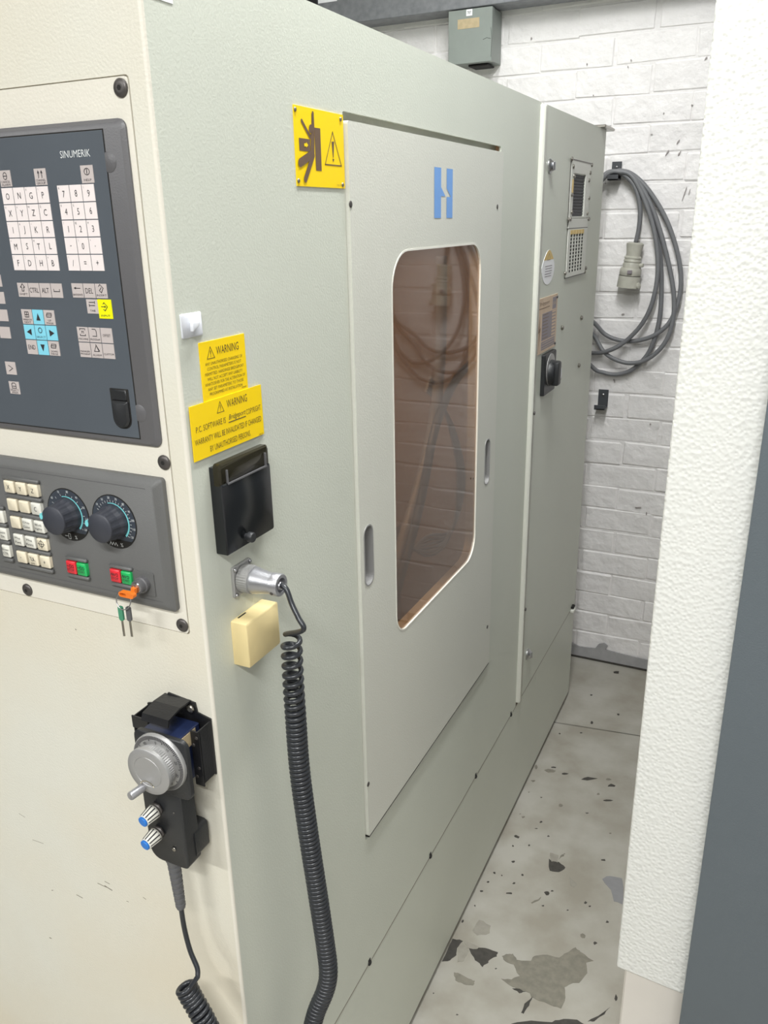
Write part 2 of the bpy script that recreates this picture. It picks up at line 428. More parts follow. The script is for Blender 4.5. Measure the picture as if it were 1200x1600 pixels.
# worn-through floor patches
def c8(x, y): return (640+x/3.158, 1150+y/3.158)
def chip(pts, m, jag=.0016, h=.0005, n=3):
    P = [Vector(Gp(*c8(*p))) for p in pts]; out = []
    for i, a in enumerate(P):
        b = P[(i+1) % len(P)]; L = (b-a).length
        for j in range(n):
            q = a.lerp(b, j/n); out.append((q.x+random.uniform(-jag, jag), q.y+random.uniform(-jag, jag)))
    bm = B(); prism(bm, out, -.003, h); obj('paint_chip', bm, m, floor)
def speck(x, y, rx, ry, m='chip_dark'):
    pts = []
    for i in range(7):
        a = 2*PI*i/7; k = random.uniform(.55, 1.2); pts.append((x+rx*k*math.cos(a), y+ry*k*math.sin(a)))
    chip(pts, m, .0004, .0005, 1)
chip([(455,1085),(485,1075),(510,1075),(530,1105),(600,1110),(615,1085),(680,1080),(740,1095),(780,1065),(820,1045),(845,1065),(905,1110),(870,1120),(875,1170),(835,1215),(790,1225),(765,1240),(770,1290),(750,1345),(690,1325),(610,1295),(590,1270),(540,1255),(510,1240),(450,1200),(500,1200),(540,1185),(510,1130),(470,1110)], 'chip')
chip([(285,1030),(330,1045),(375,1045),(435,1070),(430,1085),(395,1105),(385,1120),(360,1140),(345,1125),(315,1095),(295,1060)], 'chip_dark')
chip([(265,1010),(300,1020),(345,1040),(330,1055),(285,1045)], 'chip_pale', h=.0008)
chip([(215,1000),(262,1010),(235,1050),(230,1080),(200,1105),(160,1115),(190,1050)], 'chip_dark')
chip([(240,1045),(262,1015),(290,1060),(270,1110),(235,1115)], 'chip_pale')
chip([(220,1170),(240,1168),(290,1195),(322,1210),(315,1230),(270,1228),(225,1205)], 'chip')
chip([(685,605),(700,620),(735,620),(770,650),(740,672),(690,665)], 'chip_dark')
chip([(690,575),(735,590),(730,625),(700,615)], 'chip_pale', h=.0007)
chip([(745,590),(768,578),(760,592),(735,608)], 'chip')
chip([(950,705),(985,690),(1050,705),(1060,835),(1010,815),(990,760)], 'patch_grey')
chip([(550,1365),(570,1320),(605,1285),(590,1330),(560,1368)], 'chip_dark')
chip([(510,1245),(540,1250),(570,1262),(540,1268)], 'chip_dark', h=.0008)
chip([(500,1420),(600,1405),(700,1412),(760,1395),(830,1402),(880,1430),(700,1450),(520,1440)], 'chip_dark')
chip([(880,1410),(930,1380),(985,1340),(960,1375),(910,1405)], 'chip_dark')
chip([(785,690),(825,730),(815,750),(790,735)], 'chip_pale'); chip([(600,822),(650,795),(640,808),(608,828)], 'chip')
chip([(310,960),(345,905),(400,935),(395,975),(330,985)], 'chip_pale', h=.0002)
for a in [(690,172,28,9),(765,186,18,6),(885,210,38,11),(980,215,14,6),(1000,245,22,8),(712,155,14,4),(625,155,10,16),(610,222,12,6),(560,400,9,5),(648,425,7,5),(528,497,13,9),
          (510,543,5,5),(590,540,5,4),(686,495,7,4),(557,686,7,6),(418,676,6,6),(388,720,8,4),(515,727,9,5),(492,776,16,5),(355,766,8,5),(676,776,14,12),(705,765,8,4),(658,838,7,5),
          (855,985,14,14),(915,1022,12,8),(975,917,9,6),(870,822,10,6),(890,840,8,4),(957,612,14,5),(875,380,9,3),(932,286,9,5),(975,318,24,4),(745,342,10,8),(512,620,10,5),
          (455,688,5,3),(322,838,4,4),(262,915,6,9),(425,1148,5,3),(780,860,6,3),(990,480,8,4),(650,303,5,3),(588,277,6,3),(625,457,8,2),(545,385,4,2),(1020,1290,9,16),(118,1270,4,4),(235,1375,6,3)]:
    speck(*a, m='chip_dark' if random.random() < .75 else 'chip')
def c7(x, y): return (780+x/5, 880+y/5)
for (x, y, rx, ry) in [(915,853,5.5,2),(470,1332,2,1.2),(722,1246,2.6,2.4),(640,1325,2,1.2),(930,1180,2,1.5),(720,1028,2,1)]:
    px, py = c7(x, y); speck((px-640)*3.158, (py-1150)*3.158, rx*3.158, ry*3.158)
# ceiling battens
for p, sx, sy, pw, lb in LIGHTS:
    t = thing('ceiling_light', (p[0], p[1], CEIL-.09), lb, 'light', 'ceiling battens')
    bm = B(); box(bm, p[0]-sx/2, p[0]+sx/2, p[1]-sy/2, p[1]+sy/2, CEIL-.06, CEIL, .004); obj('housing', bm, 'paper', t)
    bm = B(); a = (1, 0, 0) if sx > sy else (0, 1, 0); L = max(sx, sy)*.96
    lathe(bm, [(.013, 0), (.013, L)], Vector((p[0], p[1], CEIL-.075))-Vector(a)*L/2, a, 12); obj('tube', bm, 'tube', t)

# ------------------------------------------------------------------ the machining centre
mc = thing('machining_centre', (-.8, .95, 0), 'large pale grey metal-clad machining centre with keypad panels and a windowed side door', 'machine')
HT = 1.85; YE = 1.94; YC = 1.245; R_ = .0035; SZ = .371
# front sheet with opening for the control plate
PX1, PZ0, PZ1 = -.0215, 1.198, 1.744; PX0 = -.78
bm = B()
prism(bm, [(-1.6, 0.02), (-R_, .02), (-R_, HT), (-1.6, HT)], -.003, 0.0, holes=[rrect(PX0, PX1, PZ0, PZ1, .004, 3)])
box(bm, PX0-.01, PX1+.01, PZ0-.01, PZ1+.01, -.006, -.003)
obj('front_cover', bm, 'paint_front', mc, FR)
bm = B()
for (x0, y0, x1, y1, w_) in [(30, 1271, 39, 1277, .0006), (51, 1312, 68, 1318, .0006), (153, 1380, 166, 1386, .0011), (164, 1384, 175, 1391, .0014), (164, 1377, 171, 1381, .0010), (120, 1398, 129, 1403, .0011), (224, 1402, 228, 1405, .0010), (81, 1391, 83, 1391, .0010), (78, 1465, 80, 1466, .0016), (118, 983, 119, 984, .0012), (198, 1408, 201, 1409, .0008)]:
    stroke(bm, [Fp(x0, y0), Fp(x1, y1)], w_, .0002, 0)
obj('scratch_marks', bm, 'gasket', mc, FR, kind='stuff')
# rounded front corner, in paler paint to draw its bright edge highlight
bm = B(); N = 8; a_ = []; b_ = []
for i in range(N+1):
    a = .5*PI*i/N; x = -R_+R_*math.sin(a); y = R_-R_*math.cos(a)
    a_.append(bm.verts.new((x, y, .02))); b_.append(bm.verts.new((x, y, HT)))
for i in range(N):
    f = bm.faces.new((a_[i], a_[i+1], b_[i+1], b_[i])); f.smooth = True
obj('corner_bend', bm, 'paint_plate', mc)
# side sheet with door opening
DY0, DY1, DZ0, DZ1 = .354, .981, .650, 1.737
bm = B()
slot_hole = (DY0-.002, DY1+.001, DZ0-.009, DZ1+.0105)
prism(bm, [(R_, SZ), (YC, SZ), (YC, HT), (R_, HT)], -.004, 0.0, holes=[rrect(*slot_hole, .003, 2)])
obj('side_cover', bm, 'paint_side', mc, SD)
bm = B(); prism(bm, rrect(DY0-.02, DY1+.02, DZ0-.02, DZ1+.03, .003, 2), -.022, -.0165, holes=[rrect(DY0+.008, DY1-.008, DZ0+.008, DZ1-.03, .003, 2)])
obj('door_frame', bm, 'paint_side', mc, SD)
bm = B(); box(bm, DY0+.002, DY1-.002, DZ0-.0030, DZ0+.0005, -.01, .0052); obj('door_gap_strip', bm, 'gap', mc, SD)  # dark strip drawn in for the shaded gap under the door
bm = B(); prism(bm, [(R_, .022), (YE, .022), (YE, SZ-.0025), (R_, SZ-.0025)], -.02, -.001)
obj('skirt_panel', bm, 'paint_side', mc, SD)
bm = B(); box(bm, .03, YE-.01, 0.0, .03, -.06, -.012); obj('plinth', bm, 'gap', mc, SD)
bm = B(); box(bm, R_, YE, SZ-.0035, SZ-.0001, -.02, -.0004); obj('seam_gap', bm, 'gasket', mc, SD)
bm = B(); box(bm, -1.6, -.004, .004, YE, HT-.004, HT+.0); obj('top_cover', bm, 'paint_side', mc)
# cover strip down the joint with the rear cabinet
bm = B(); prism(bm, rrect(YC-.001, YC+.021, .381, HT-.004, .006, 4), -.002, .011, top_in=.003); obj('cover_strip', bm, 'paint_door', mc, SD, smooth=True)
for z in (.66, 1.18):
    bm = B(); lathe(bm, [(.004, 0), (.004, .0025), (.002, .003)], (YC+.013, z, .011), (0, 0, 1), 10); obj('screw', bm, 'screw', mc, SD)
# rear electrical cabinet
V0, V1, VZ0, VZ1 = 1.538, 1.757, 1.475, 1.753
bm = B()
prism(bm, [(YC+.02, SZ), (YE, SZ), (YE, HT), (YC+.02, HT)], -.004, 0, holes=[rrect(V0+.03, V1-.055, 1.622, 1.722, .001, 1)])
box(bm, YE-.004, YE, SZ, HT, -1.6, -.002)
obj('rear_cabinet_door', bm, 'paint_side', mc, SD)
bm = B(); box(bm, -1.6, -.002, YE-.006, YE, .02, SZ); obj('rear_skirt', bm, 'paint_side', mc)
bm = B(); box(bm, V0+.02, V1-.045, 1.61, 1.735, -.03, -.0020)
for k in range(14): box(bm, V0+.02, V1-.05, 1.626+k*.0075, 1.629+k*.0075, -.0020, -.0006)
obj('filter', bm, 'filter', mc, SD, label='dark ribbed filter behind the upper vent opening')
def ring(bm, u0, u1, v0, v1, t, n0, n1, mi=0):
    prism(bm, [(u0, v0), (u1, v0), (u1, v1), (u0, v1)], n0, n1, holes=[[(u0+t, v0+t), (u1-t, v0+t), (u1-t, v1-t), (u0+t, v1-t)]], mi=mi)
bm = B()
prism(bm, [(V0, 1.618), (V1, 1.618), (V1, VZ1), (V0, VZ1)], .0003, .003, holes=[[(V0+.03, 1.622), (V1-.055, 1.622), (V1-.055, 1.724), (V0+.03, 1.724)]])
prism(bm, [(V0-.0, 1.594), (V1, 1.594), (V1, 1.6165), (V0, 1.6165)], .0003, .0035)
obj('vent_frame', bm, 'vent_white', mc, SD)
for (u0, u1, v0, v1) in [(V0-.002, V1+.002, VZ1, VZ1+.0022), (V1, V1+.003, 1.478, VZ1), (V0-.002, V0, 1.598, VZ1), (V0-.005, V1, 1.5924, 1.594), (V0-.006, V1, 1.4720, 1.4735)]:
    bm = B(); box(bm, u0, u1, v0, v1, 0, .0016 if u1-u0 < .01 else .0036); obj('edge_seal', bm, 'screw', mc, SD)
# punched grille: 5 x 11 square holes
bm = B(); holes = []
gu0, gu1, gz0, gz1 = 1.560, 1.716, 1.4835, 1.5795
for i in range(5):
    for j in range(11):
        cu = gu0+(i+.5)*(gu1-gu0)/5; cv = gz0+(j+.5)*(gz1-gz0)/11
        holes.append([(cu-.0105, cv-.0033), (cu+.0105, cv-.0033), (cu+.0105, cv+.0033), (cu-.0105, cv+.0033)])
prism(bm, [(V0, 1.474), (V1-.003, 1.474), (V1-.003, 1.592), (V0, 1.592)], .0015, .0035, holes=holes)
gr = obj('vent_grille', bm, 'vent_white', mc, SD)
bm = B(); box(bm, V0+.004, V1-.006, 1.476, 1.590, 0, .0012); obj('dark_backing', bm, 'gap', gr, SD)
bm = B()
for k in range(5): box(bm, gu0+k*.0315, gu0+k*.0315+.0265, 1.5785, 1.589, .0036, .0042)
obj('label_strip', bm, 'amber', gr, SD, label='aged amber label strip above the grille holes')
bm = B(); box(bm, V0+.014, V0+.028, 1.672, 1.709, .0031, .0036); obj('sticker', bm, 'amber', mc, SD, label='small yellow sticker left of the filter')
sc = None
for (u, v) in [(V0-.004, VZ1+.001), (V1+.006, VZ1-.002), (V0+.015, 1.738), (V0+.026, 1.716), (V0+.014, 1.673), (V0+.021, 1.632), (V0-.006, 1.614), (V0+.012, 1.6155), (V1-.008, 1.731), (V1-.018, 1.712), (V1-.005, 1.668), (V1-.016, 1.629), (V1+.010, 1.6145), (V1-.001, 1.6145), (V0-.012, 1.4855), (V1+.010, 1.485), (V1-.002, 1.476)]:
    if sc is None:
        bm = B(); lathe(bm, [(.0052, 0), (.0052, .003), (.003, .0046)], (u, v, .002), (0, 0, 1), 8); sc = obj('screw', bm, 'nickel', mc, SD); s0 = (u, v)
    else: dupe(sc, (0, u-s0[0], v-s0[1]))
for q in [(877.4, 512), (907.4, 496.6), (903.5, 571), (873, 591)]:
    u, v = Sp(*q)
    bm = B(); lathe(bm, [(.006, 0), (.006, .004), (.0035, .0065)], (u, v, 0), (0, 0, 1), 8); obj('bolt', bm, 'nickel', mc, SD)
for q in [(858.5, 259.5), (824, 1022)]:
    u, v = Sp(*q)
    bm = B(); lathe(bm, [(.016, 0), (.016, .003), (.012, .006), (.010, .011)], (u, v, 0), (0, 0, 1), 20)
    box(bm, u-.002, u+.002, v-.009, v+.009, .010, .014, .0008)
    obj('cam_lock', bm, 'steel', mc, SD, smooth=True)
# lifting lug on the rear cabinet roof and door stay near the seam
bm = B(); box(bm, 1.86, 1.99, HT+.0, HT+.008, -.04, .014, .002); obj('roof_lug', bm, 'nickel', mc, SD)
bm = B(); u, v = Sp(893, 949); box(bm, u-.02, u+.012, v-.012, v-.002, -.0, .012, .002); box(bm, u-.01, u+.014, v-.001, v+.006, -.002, .009, .001, 1)
obj('door_latch', bm, ['vent_white', 'gap'], mc, SD)
# oval warning label, rating plate, isolator
lo = prism
bm = B(); uc, vt, vb = 1.367, 1.548, 1.470
pts = []
for i in range(28):
    a = 2*PI*i/28; x = math.cos(a); y = math.sin(a)
    k = 1.0 if y < .1 else 1-.45*(y-.1)
    pts.append((uc+.058*x*k, 1.509+.0395*y))
prism(bm, pts, 0, .0008, mi=0)
top = [p for p in pts if p[1] > 1.5185]
top.sort(key=lambda p: math.atan2(p[1]-1.509, p[0]-uc))
flat(bm, top, .0011, 1)
for k in range(5): stroke(bm, [(uc-.030+.004*(k == 1), 1.512-.0058*k), (uc+.032-.004*(k > 2), 1.512-.0058*k)], .0016, .0011, 2)
stroke(bm, [(uc-.014, 1.526), (uc+.014, 1.526), (uc, 1.541)], .0012, .0013, 3, True)
obj('oval_label', bm, ['paper', 'amber', 'rating_ink', 'rating_line'], mc, SD, label='white oval label with an amber top')
bm = B(); u0, u1, v0, v1 = 1.28, 1.47, 1.310, 1.441
box(bm, u0, u1, v0, v1, 0, .0015)
text(bm, 'Bridgeport', u0+.068, v1-.014, .0017, .011, .088, 2, shear=.3)
stroke(bm, [(u0+.02, v1-.024), (u0+.115, v1-.024)], .0018, .0017, 2)
box(bm, u0+.142, u0+.178, v1-.034, v1-.006, .0015, .0017, mi=1)
text(bm, 'UKAS', u0+.16, v1-.020, .0019, .008, .03, 0)
box(bm, u0+.05, u0+.178, v0+.030, v0+.094, .0015, .0017, mi=1)
for k in range(8):
    stroke(bm, [(u0+.056, v0+.0345+k*.008), (u0+.108-.004*(k % 3), v0+.0345+k*.008)], .0016, .0019, 2)
    box(bm, u0+.142, u0+.176, v0+.0325+k*.008, v0+.0375+k*.008, .0017, .0019, mi=0)
box(bm, u0+.05, u0+.178, v0+.007, v0+.027, .0015, .0017, mi=1)
for k in range(3): stroke(bm, [(u0+.056, v0+.011+k*.006), (u0+.172, v0+.011+k*.006)], .0012, .0019, 0)
flat(bm, [(u0+.030, v0+.092), (u0+.020, v0+.050), (u0+.030, v0+.054), (u0+.024, v0+.008), (u0+.040, v0+.064), (u0+.030, v0+.060)], .0017, 2)
pl = obj('rating_plate', bm, ['rating', 'rating_ink', 'rating_line'], mc, SD, label='copper coloured rating plate with lightning bolt')
for (u, v) in [(u0+.008, v1-.008), (u1-.008, v1-.008), (u0+.008, v0+.008), (u1-.008, v0+.008)]:
    bm = B(); lathe(bm, [(.0035, 0), (.0035, .002), (.002, .003)], (u, v, .0015), (0, 0, 1), 8); obj('rivet', bm, 'screw', pl, SD)
u0, u1, v0, v1 = 1.346, 1.453, 1.203, 1.305; uc, vc = (u0+u1)/2-.002, (v0+v1)/2
bm = B(); prism(bm, rrect(u0, u1, v0, v1, .004, 3), 0, .010, top_in=.0015)
lathe(bm, [(.040, .010), (.040, .012)], (uc, vc+.008, 0), (0, 0, 1), 28, 1)
iso = obj('isolator_switch', bm, ['black', 'alu_matt'], mc, SD, label='black rotary isolator with grey ring')
bm = B(); lathe(bm, [(.033, .012), (.031, .022), (.027, .026)], (uc, vc, 0), (0, 0, 1), 24)
box(bm, uc-.020, uc+.012, vc-.030, vc+.030, .018, .036, .005, seg=2)
obj('handle', bm, 'black', iso, SD, smooth=True)
bm = B(); prism(bm, circ(uc+.022, vc-.004, .010, .015, 16), .024, .032); obj('lock_tab', bm, 'paper', iso, SD)
# black fasteners along the skirt seam
for q in [(577, 1505), (672, 1340), (743, 1213), (798, 1117)]:
    u, v = Sp(*q); v = SZ+.0005
    bm = B(); lathe(bm, [(.0050, -.001), (.0050, .0022), (.0030, .0034)], (u, v, 0), (0, 0, 1), 8)
    box(bm, u-.0035, u+.0035, v+.004, v+.0085, -.0005, .0012)
    obj('seam_screw', bm, 'gap', mc, SD)
# door with tinted window
WY0, WY1, WZ0, WZ1 = .476, .8645, .9635, 1.579
slots = [(.3655, .3955, 1.101, 1.198), (.913, .945, 1.0985, 1.196)]
DN = .0055
bm = B()
prism(bm, rrect(DY0, DY1, DZ0, DZ1, .004, 3), -.016, DN, holes=[rrect(WY0, WY1, WZ0, WZ1, (.040, .048, .046, .056), 8)]+[rrect(a, b, c, d, .0145, 6) for a, b, c, d in slots])
door = obj('door', bm, 'paint_door', mc, SD, label='side door panel with rounded tall window')
bm = B()
prism(bm, rrect(WY0-.001, WY1+.001, WZ0-.001, WZ1+.001, (.041, .049, .047, .057), 8), -.001, DN+.0006, holes=[rrect(WY0+.0016, WY1-.0016, WZ0+.0016, WZ1-.0016, (.0385, .0465, .0445, .0545), 8)])
obj('window_trim', bm, 'key_clear', door, SD)
bm = B(); prism(bm, rrect(WY0-.012, WY1+.012, WZ0-.012, WZ1+.012, .06, 6), .0020, .0032); obj('window_pane', bm, 'pane', door, SD, label='brown tinted see-through pane')
for k, (a, b, c, d) in enumerate(slots):
    bm = B(); prism(bm, rrect(a-.0005, b+.0005, c-.0005, d+.0005, .0145, 6), -.017, DN+.0008, holes=[rrect(a+.0018, b-.0018, c+.0018, d-.0018, .0125, 6)])
    prism(bm, rrect(a-.001, b+.001, c-.001, d+.001, .0145, 6), -.026, -.017)
    obj('finger_pull', bm, ['alu_matt'], door, SD, label='recessed metal finger pull slot')
for q in [(547.5, 319), (777, 323), (575.2, 1225.4), (761.3, 979.5), (739.3, 748)]:
    u, v = Sp(*q, DN); bm = B(); r = .0042 if q[0] != 739.3 else .002
    lathe(bm, [(r, 0), (r, .0008), (r*.5, .0009)], (u, v, DN), (0, 0, 1), 12); obj('screw_hole', bm, 'screw', door, SD)
# blue H emblem made of two strips
bm = B(); a, b, c, d = .636, .715, 1.6225, 1.6965; W = b-a; H = d-c
flat(bm, [(a, c), (a+.36*W, c), (a+.36*W, c+.44*H), (a+.60*W, c+.44*H), (a+.36*W, c+.62*H), (a+.36*W, d), (a, d)], DN+.0004, 0)
flat(bm, [(a+.66*W, c), (b, c), (b, c+.43*H), (a+.66*W, c+.43*H)], DN+.0004, 0)
flat(bm, [(a+.66*W, c+.60*H), (a+.90*W, c+.43*H), (b, c+.43*H), (b, d), (a+.66*W, d)], DN+.0004, 0)
obj('emblem', bm, 'logo_blue', door, SD, label='blue two-bar H emblem')
# inside of the machine behind the door
bm = B(); X0 = -.62
for q in [((X0, 0, .2), (X0, 1.2, .2), (X0, 1.2, 1.84), (X0, 0, 1.84)), ((X0, 1.19, .2), (-.03, 1.19, .2), (-.03, 1.19, 1.84), (X0, 1.19, 1.84)),
          ((X0, .02, .6), (-.03, .02, .6), (-.03, 1.19, .6), (X0, 1.19, .6)), ((X0, .05, .2), (-.03, .05, .2), (-.03, .05, 1.84), (X0, .05, 1.84)),
          ((X0, .02, 1.82), (-.03, .02, 1.82), (-.03, 1.19, 1.82), (X0, 1.19, 1.82))]:
    bm.faces.new([bm.verts.new(p) for p in q])
box(bm, -.50, -.20, .55, .95, .60, .98, .006)
obj('interior_lining', bm, 'interior', mc)
wl0 = bpy.data.lights.new('interior_fill', 'AREA'); wl0.shape = 'RECTANGLE'; wl0.size = .3; wl0.size_y = .08; wl0.energy = 10; wl0.color = (1, .95, .87)  # added fill light, brightens the inside seen through the pane
wo = bpy.data.objects.new('interior_fill', wl0); COL.objects.link(wo); wo.parent = mc; wo.location = Vector((-.35, .5, 1.79))-ORG[mc.name]
def inside(pts, n):
    return [Vector((-n, *Sp(x, y, -n))) for x, y in pts]
bm = B(); tubep(bm, spline(inside([(598, 960), (614, 900), (632, 835), (650, 775), (668, 705), (680, 640), (688, 560), (690, 470), (690, 400)], .075), 22), lambda t: .0100+.0012*(int(t*170) % 2), 12)
obj('ribbed_hose', bm, 'cable_grey', mc, label='ribbed grey hose seen through the pane')
bm = B(); tubep(bm, spline(inside([(608, 970), (625, 905), (642, 845), (657, 785), (667, 735), (675, 690), (690, 640), (715, 590), (745, 560)], .06), 10), .0085, 12); obj('hose', bm, 'black', mc, label='black hose seen through the pane')
for k in range(6):
    bm = B(); e = k*4
    tubep(bm, spline(inside([(672-e*.3, 590+e), (688, 620+e*.6), (703+e*.3, 670), (714+e*.5, 730), (712+e*.5, 800-e), (696+e*.4, 850-e), (668, 868-e*1.5), (635, 850+e)], .085+k*.006), 8), .0036, 8)
    obj('inner_cable', bm, 'cord_grey', mc)

# ---- control plate and the two operating panels
bm = B(); prism(bm, rrect(PX0+.0012, PX1-.0012, PZ0+.0012, PZ1-.0012, .004, 3), -.003, .0006)
obj('control_plate', bm, 'paint_plate', mc, FR)
ps = None
for q in [(187.5, 137), (255.5, 723), (42, 922), (284, 977.5)]:
    u, v = Fp(*q, .002)
    bm = B(); lathe(bm, [(.0078, .0), (.0078, .0012), (.0060, .0026), (.0035, .0028)], (u, v, .0006), (0, 0, 1), 20, 0)
    flat(bm, circ(u, v, .0024, seg=6), .0036, 1); obj('plate_screw', bm, ['screw', 'gap'], mc, FR)
# upper keyboard panel
KX0 = -.66; N1 = .006; N2 = .0065
bx1 = Fp(190, 183, N1)[0]; bz1 = Fp(188, 183, N1)[1]; bz0 = Fp(249, 701, N1)[1]
bm = B(); prism(bm, rrect(KX0, bx1, bz0, bz1, .008, 4), .0006, N1, top_in=.0035)
kb = obj('keyboard_panel', bm, 'bezel', mc, FR, smooth=True, label='dark grey keyboard panel with flat membrane keys')
ox1 = Fp(159, 203, N2)[0]; oz1 = Fp(159, 203, N2)[1]; oz0 = Fp(218.8, 685, N2)[1]
bm = B(); box(bm, KX0+.03, ox1+.0012, oz0-.0012, oz1+.0012, N1-.001, N1+.0002); obj('overlay_gap', bm, 'gap', kb, FR)
bm = B(); box(bm, KX0+.03, ox1, oz0, oz1, N1-.001, N2+.0004, .0003)
text(bm, 'SINUMERIK', *[(Fp(95, 243.5, N2)[0]+Fp(141, 234, N2)[0])/2, (Fp(95, 243.5, N2)[1]+Fp(141, 237, N2)[1])/2], N2+.0008, .0062, abs(Fp(141, 234, N2)[0]-Fp(95, 243, N2)[0]), 1)
obj('overlay', bm, ['overlay', 'white_ink'], kb, FR)
for q in [(177.5, 253), (225, 646.5)]:
    u, v = Fp(*q, N1); bm = B(); lathe(bm, [(.0088, -.001), (.0088, .0002), (.0080, .0007)], (u-.0055, v, N1), (0, 0, 1), 24); obj('screw_cap', bm, 'bezel', kb, FR, smooth=True)
NK = N2+.0004
def sym(bm, s, u, v, k, n):
    S = lambda pts, cl=False, w_=.08: stroke(bm, [(u+x*k, v+y*k) for x, y in pts], w_*k, n, 1, cl)
    if s == 'up': flat(bm, [(u-.35*k, v-.4*k), (u+.35*k, v-.4*k), (u, v+.45*k)], n, 1)
    if s == 'down': flat(bm, [(u-.35*k, v+.4*k), (u, v-.45*k), (u+.35*k, v+.4*k)], n, 1)
    if s == 'left': flat(bm, [(u-.45*k, v), (u+.35*k, v-.4*k), (u+.35*k, v+.4*k)], n, 1)
    if s == 'right': flat(bm, [(u+.45*k, v), (u-.35*k, v+.4*k), (u-.35*k, v-.4*k)], n, 1)
    if s == 'shift': S([(-.15, -.4), (-.15, .05), (-.35, .05), (0, .45), (.35, .05), (.15, .05), (.15, -.4)], True)
    if s == 'space': S([(-.45, .15), (-.45, -.1), (.45, -.1), (.45, .15)])
    if s == 'back': S([(.45, 0), (-.4, 0)]); flat(bm, [(u-.5*k, v), (u-.2*k, v-.15*k), (u-.2*k, v+.15*k)], n, 1)
    if s == 'ring': S([(.3*math.cos(a*.6+.9), .3*math.sin(a*.6+.9)) for a in range(11)])
    if s == 'window': S([(-.3, -.3), (.3, -.3), (.3, .3), (-.3, .3)], True); S([(-.3, 0), (.3, 0)]); S([(0, -.3), (0, .3)])
    if s == 'page': S([(-.4, -.2), (.3, -.2), (.4, .05), (.4, .25), (-.3, .25), (-.4, 0)], True); S([(-.4, .05), (.4, .05)])
    if s == 'diamond': S([(-.05, .45), (.4, .0), (0, -.45)]); S([(-.5, 0), (.1, 0)]); S([(-.05, .45), (-.2, .3)]); S([(0, -.45), (-.2, -.3)]); flat(bm, [(u+.2*k, v), (u-.02*k, v+.15*k), (u-.02*k, v-.15*k)], n, 1)
    if s == 'insert': S([(-.1, .45), (.35, .05), (0, -.45), (-.25, -.2), (.05, .1)]); S([(-.3, .25), (-.1, .45)])
    if s == 'tab': S([(-.4, .2), (.4, .2)]); S([(.42, .32), (.42, .08)]); S([(-.4, -.15), (.4, -.15)]); S([(-.42, -.03), (-.42, -.27)])
    if s == 'alarm': S([(-.35, -.35), (.35, -.35), (0, .35)], True); S([(-.05, .45), (.45, -.3)])
    if s == 'prog': S([(-.3, .4), (.15, .4), (.3, .2), (.3, -.4), (-.3, -.4)])
    if s == 'frame': S([(-.4, .25), (-.4, .4), (.4, .4), (.4, .25)]); S([(-.4, -.25), (-.4, -.4), (.4, -.4), (.4, -.25)]); text(bm, 'M', u, v, n, .38*k, None, 1, .9)
    if s == 'help': S([(.38*math.cos(a*.524), .33*math.sin(a*.524)) for a in range(12)], True, .07); S([(0, -.18), (0, .2)], False, .1)
    if s == 'alarmc': S([(.28*math.cos(a*.524), .38*math.sin(a*.524)) for a in range(12)], True, .07); S([(-.28, 0), (.28, 0)])
    if s == 'channel': S([(-.25, -.35), (-.25, .3)]); S([(-.35, .15), (-.25, .35), (-.15, .15)]); S([(.25, -.35), (.25, .3)]); S([(.15, .15), (.25, .35), (.35, .15)])
    if s == 'gt': S([(-.3, .35), (.35, 0), (-.3, -.35)])
    if s == 'round': S([(-.35, -.3), (.35, -.3), (.35, .2), (.2, .35), (-.2, .35), (-.35, .2)], True); S([(-.3, -.05), (.3, -.05)])
    if s == 'off': text(bm, 'OFFSET', u, v, n, .0026, .0098, 1)
def membrane(u0, u1, v0, v1, cap, m, small=None, sy=None, corner=None, big=.0058):
    bm = B(); g = .00045
    box(bm, u0+g, u1-g, v0+g, v1-g, NK-.0002, NK+.0005)
    uc, vc = (u0+u1)/2, (v0+v1)/2; n = NK+.0007
    lines = small or []
    if sy: sym(bm, sy, uc, vc+(.0022 if lines else 0), .0085, n)
    if cap: text(bm, cap, uc, vc-(.0004 if corner else 0), n, big, None, 1, .78)
    for k, s in enumerate(lines):
        text(bm, s, uc, v0+.0032-.0026*(k-(len(lines)-1)*.6), n, .0019, min(.0125, .0023*len(s)), 1)
    if corner: text(bm, corner, u0+.0025, v1-.0028, n, .0018, None, 1)
    return obj('key', bm, [m, 'ink'], kb, FR)
def grid(tl, tr, br, bl, cols, rows):
    a, b, c, d = [Fp(*q, NK) for q in (tl, tr, br, bl)]
    u0 = (a[0]+d[0])/2; u1 = (b[0]+c[0])/2; v1 = (a[1]+b[1])/2; v0 = (c[1]+d[1])/2
    cell = lambda i, j, w_=1: (u0+(u1-u0)*i/cols, u0+(u1-u0)*(i+w_)/cols, v1-(v1-v0)*(j+1)/rows, v1-(v1-v0)*j/rows)
    return cell
cl = grid((1.7, 293.3), (75.2, 290.2), (94.3, 423.5), (22.8, 422.8), 4, 5)
crn = ['_', None, 'E', '1', 'U', 'V', 'W', 'Q', '-', 'A', '*', ',', '<', None, '#', None, '[', ']', '\\', 'a']
for k, ch in enumerate('ONGPXYZCIJKRMSTLFDHB'): membrane(*cl(k % 4, k//4), ch, 'key_white', corner=crn[k])
cl = grid((88.8, 289), (147.3, 286.8), (164.2, 423.9), (107.7, 423.5), 3, 5)
crn = ['&', None, '(', '$', '%', None, '!', '@', '#', None, ')', '>', '?', None, None]
for k, ch in enumerate('789456123-0./=+'): membrane(*cl(k % 3, k//3), ch, 'key_white', corner=crn[k])
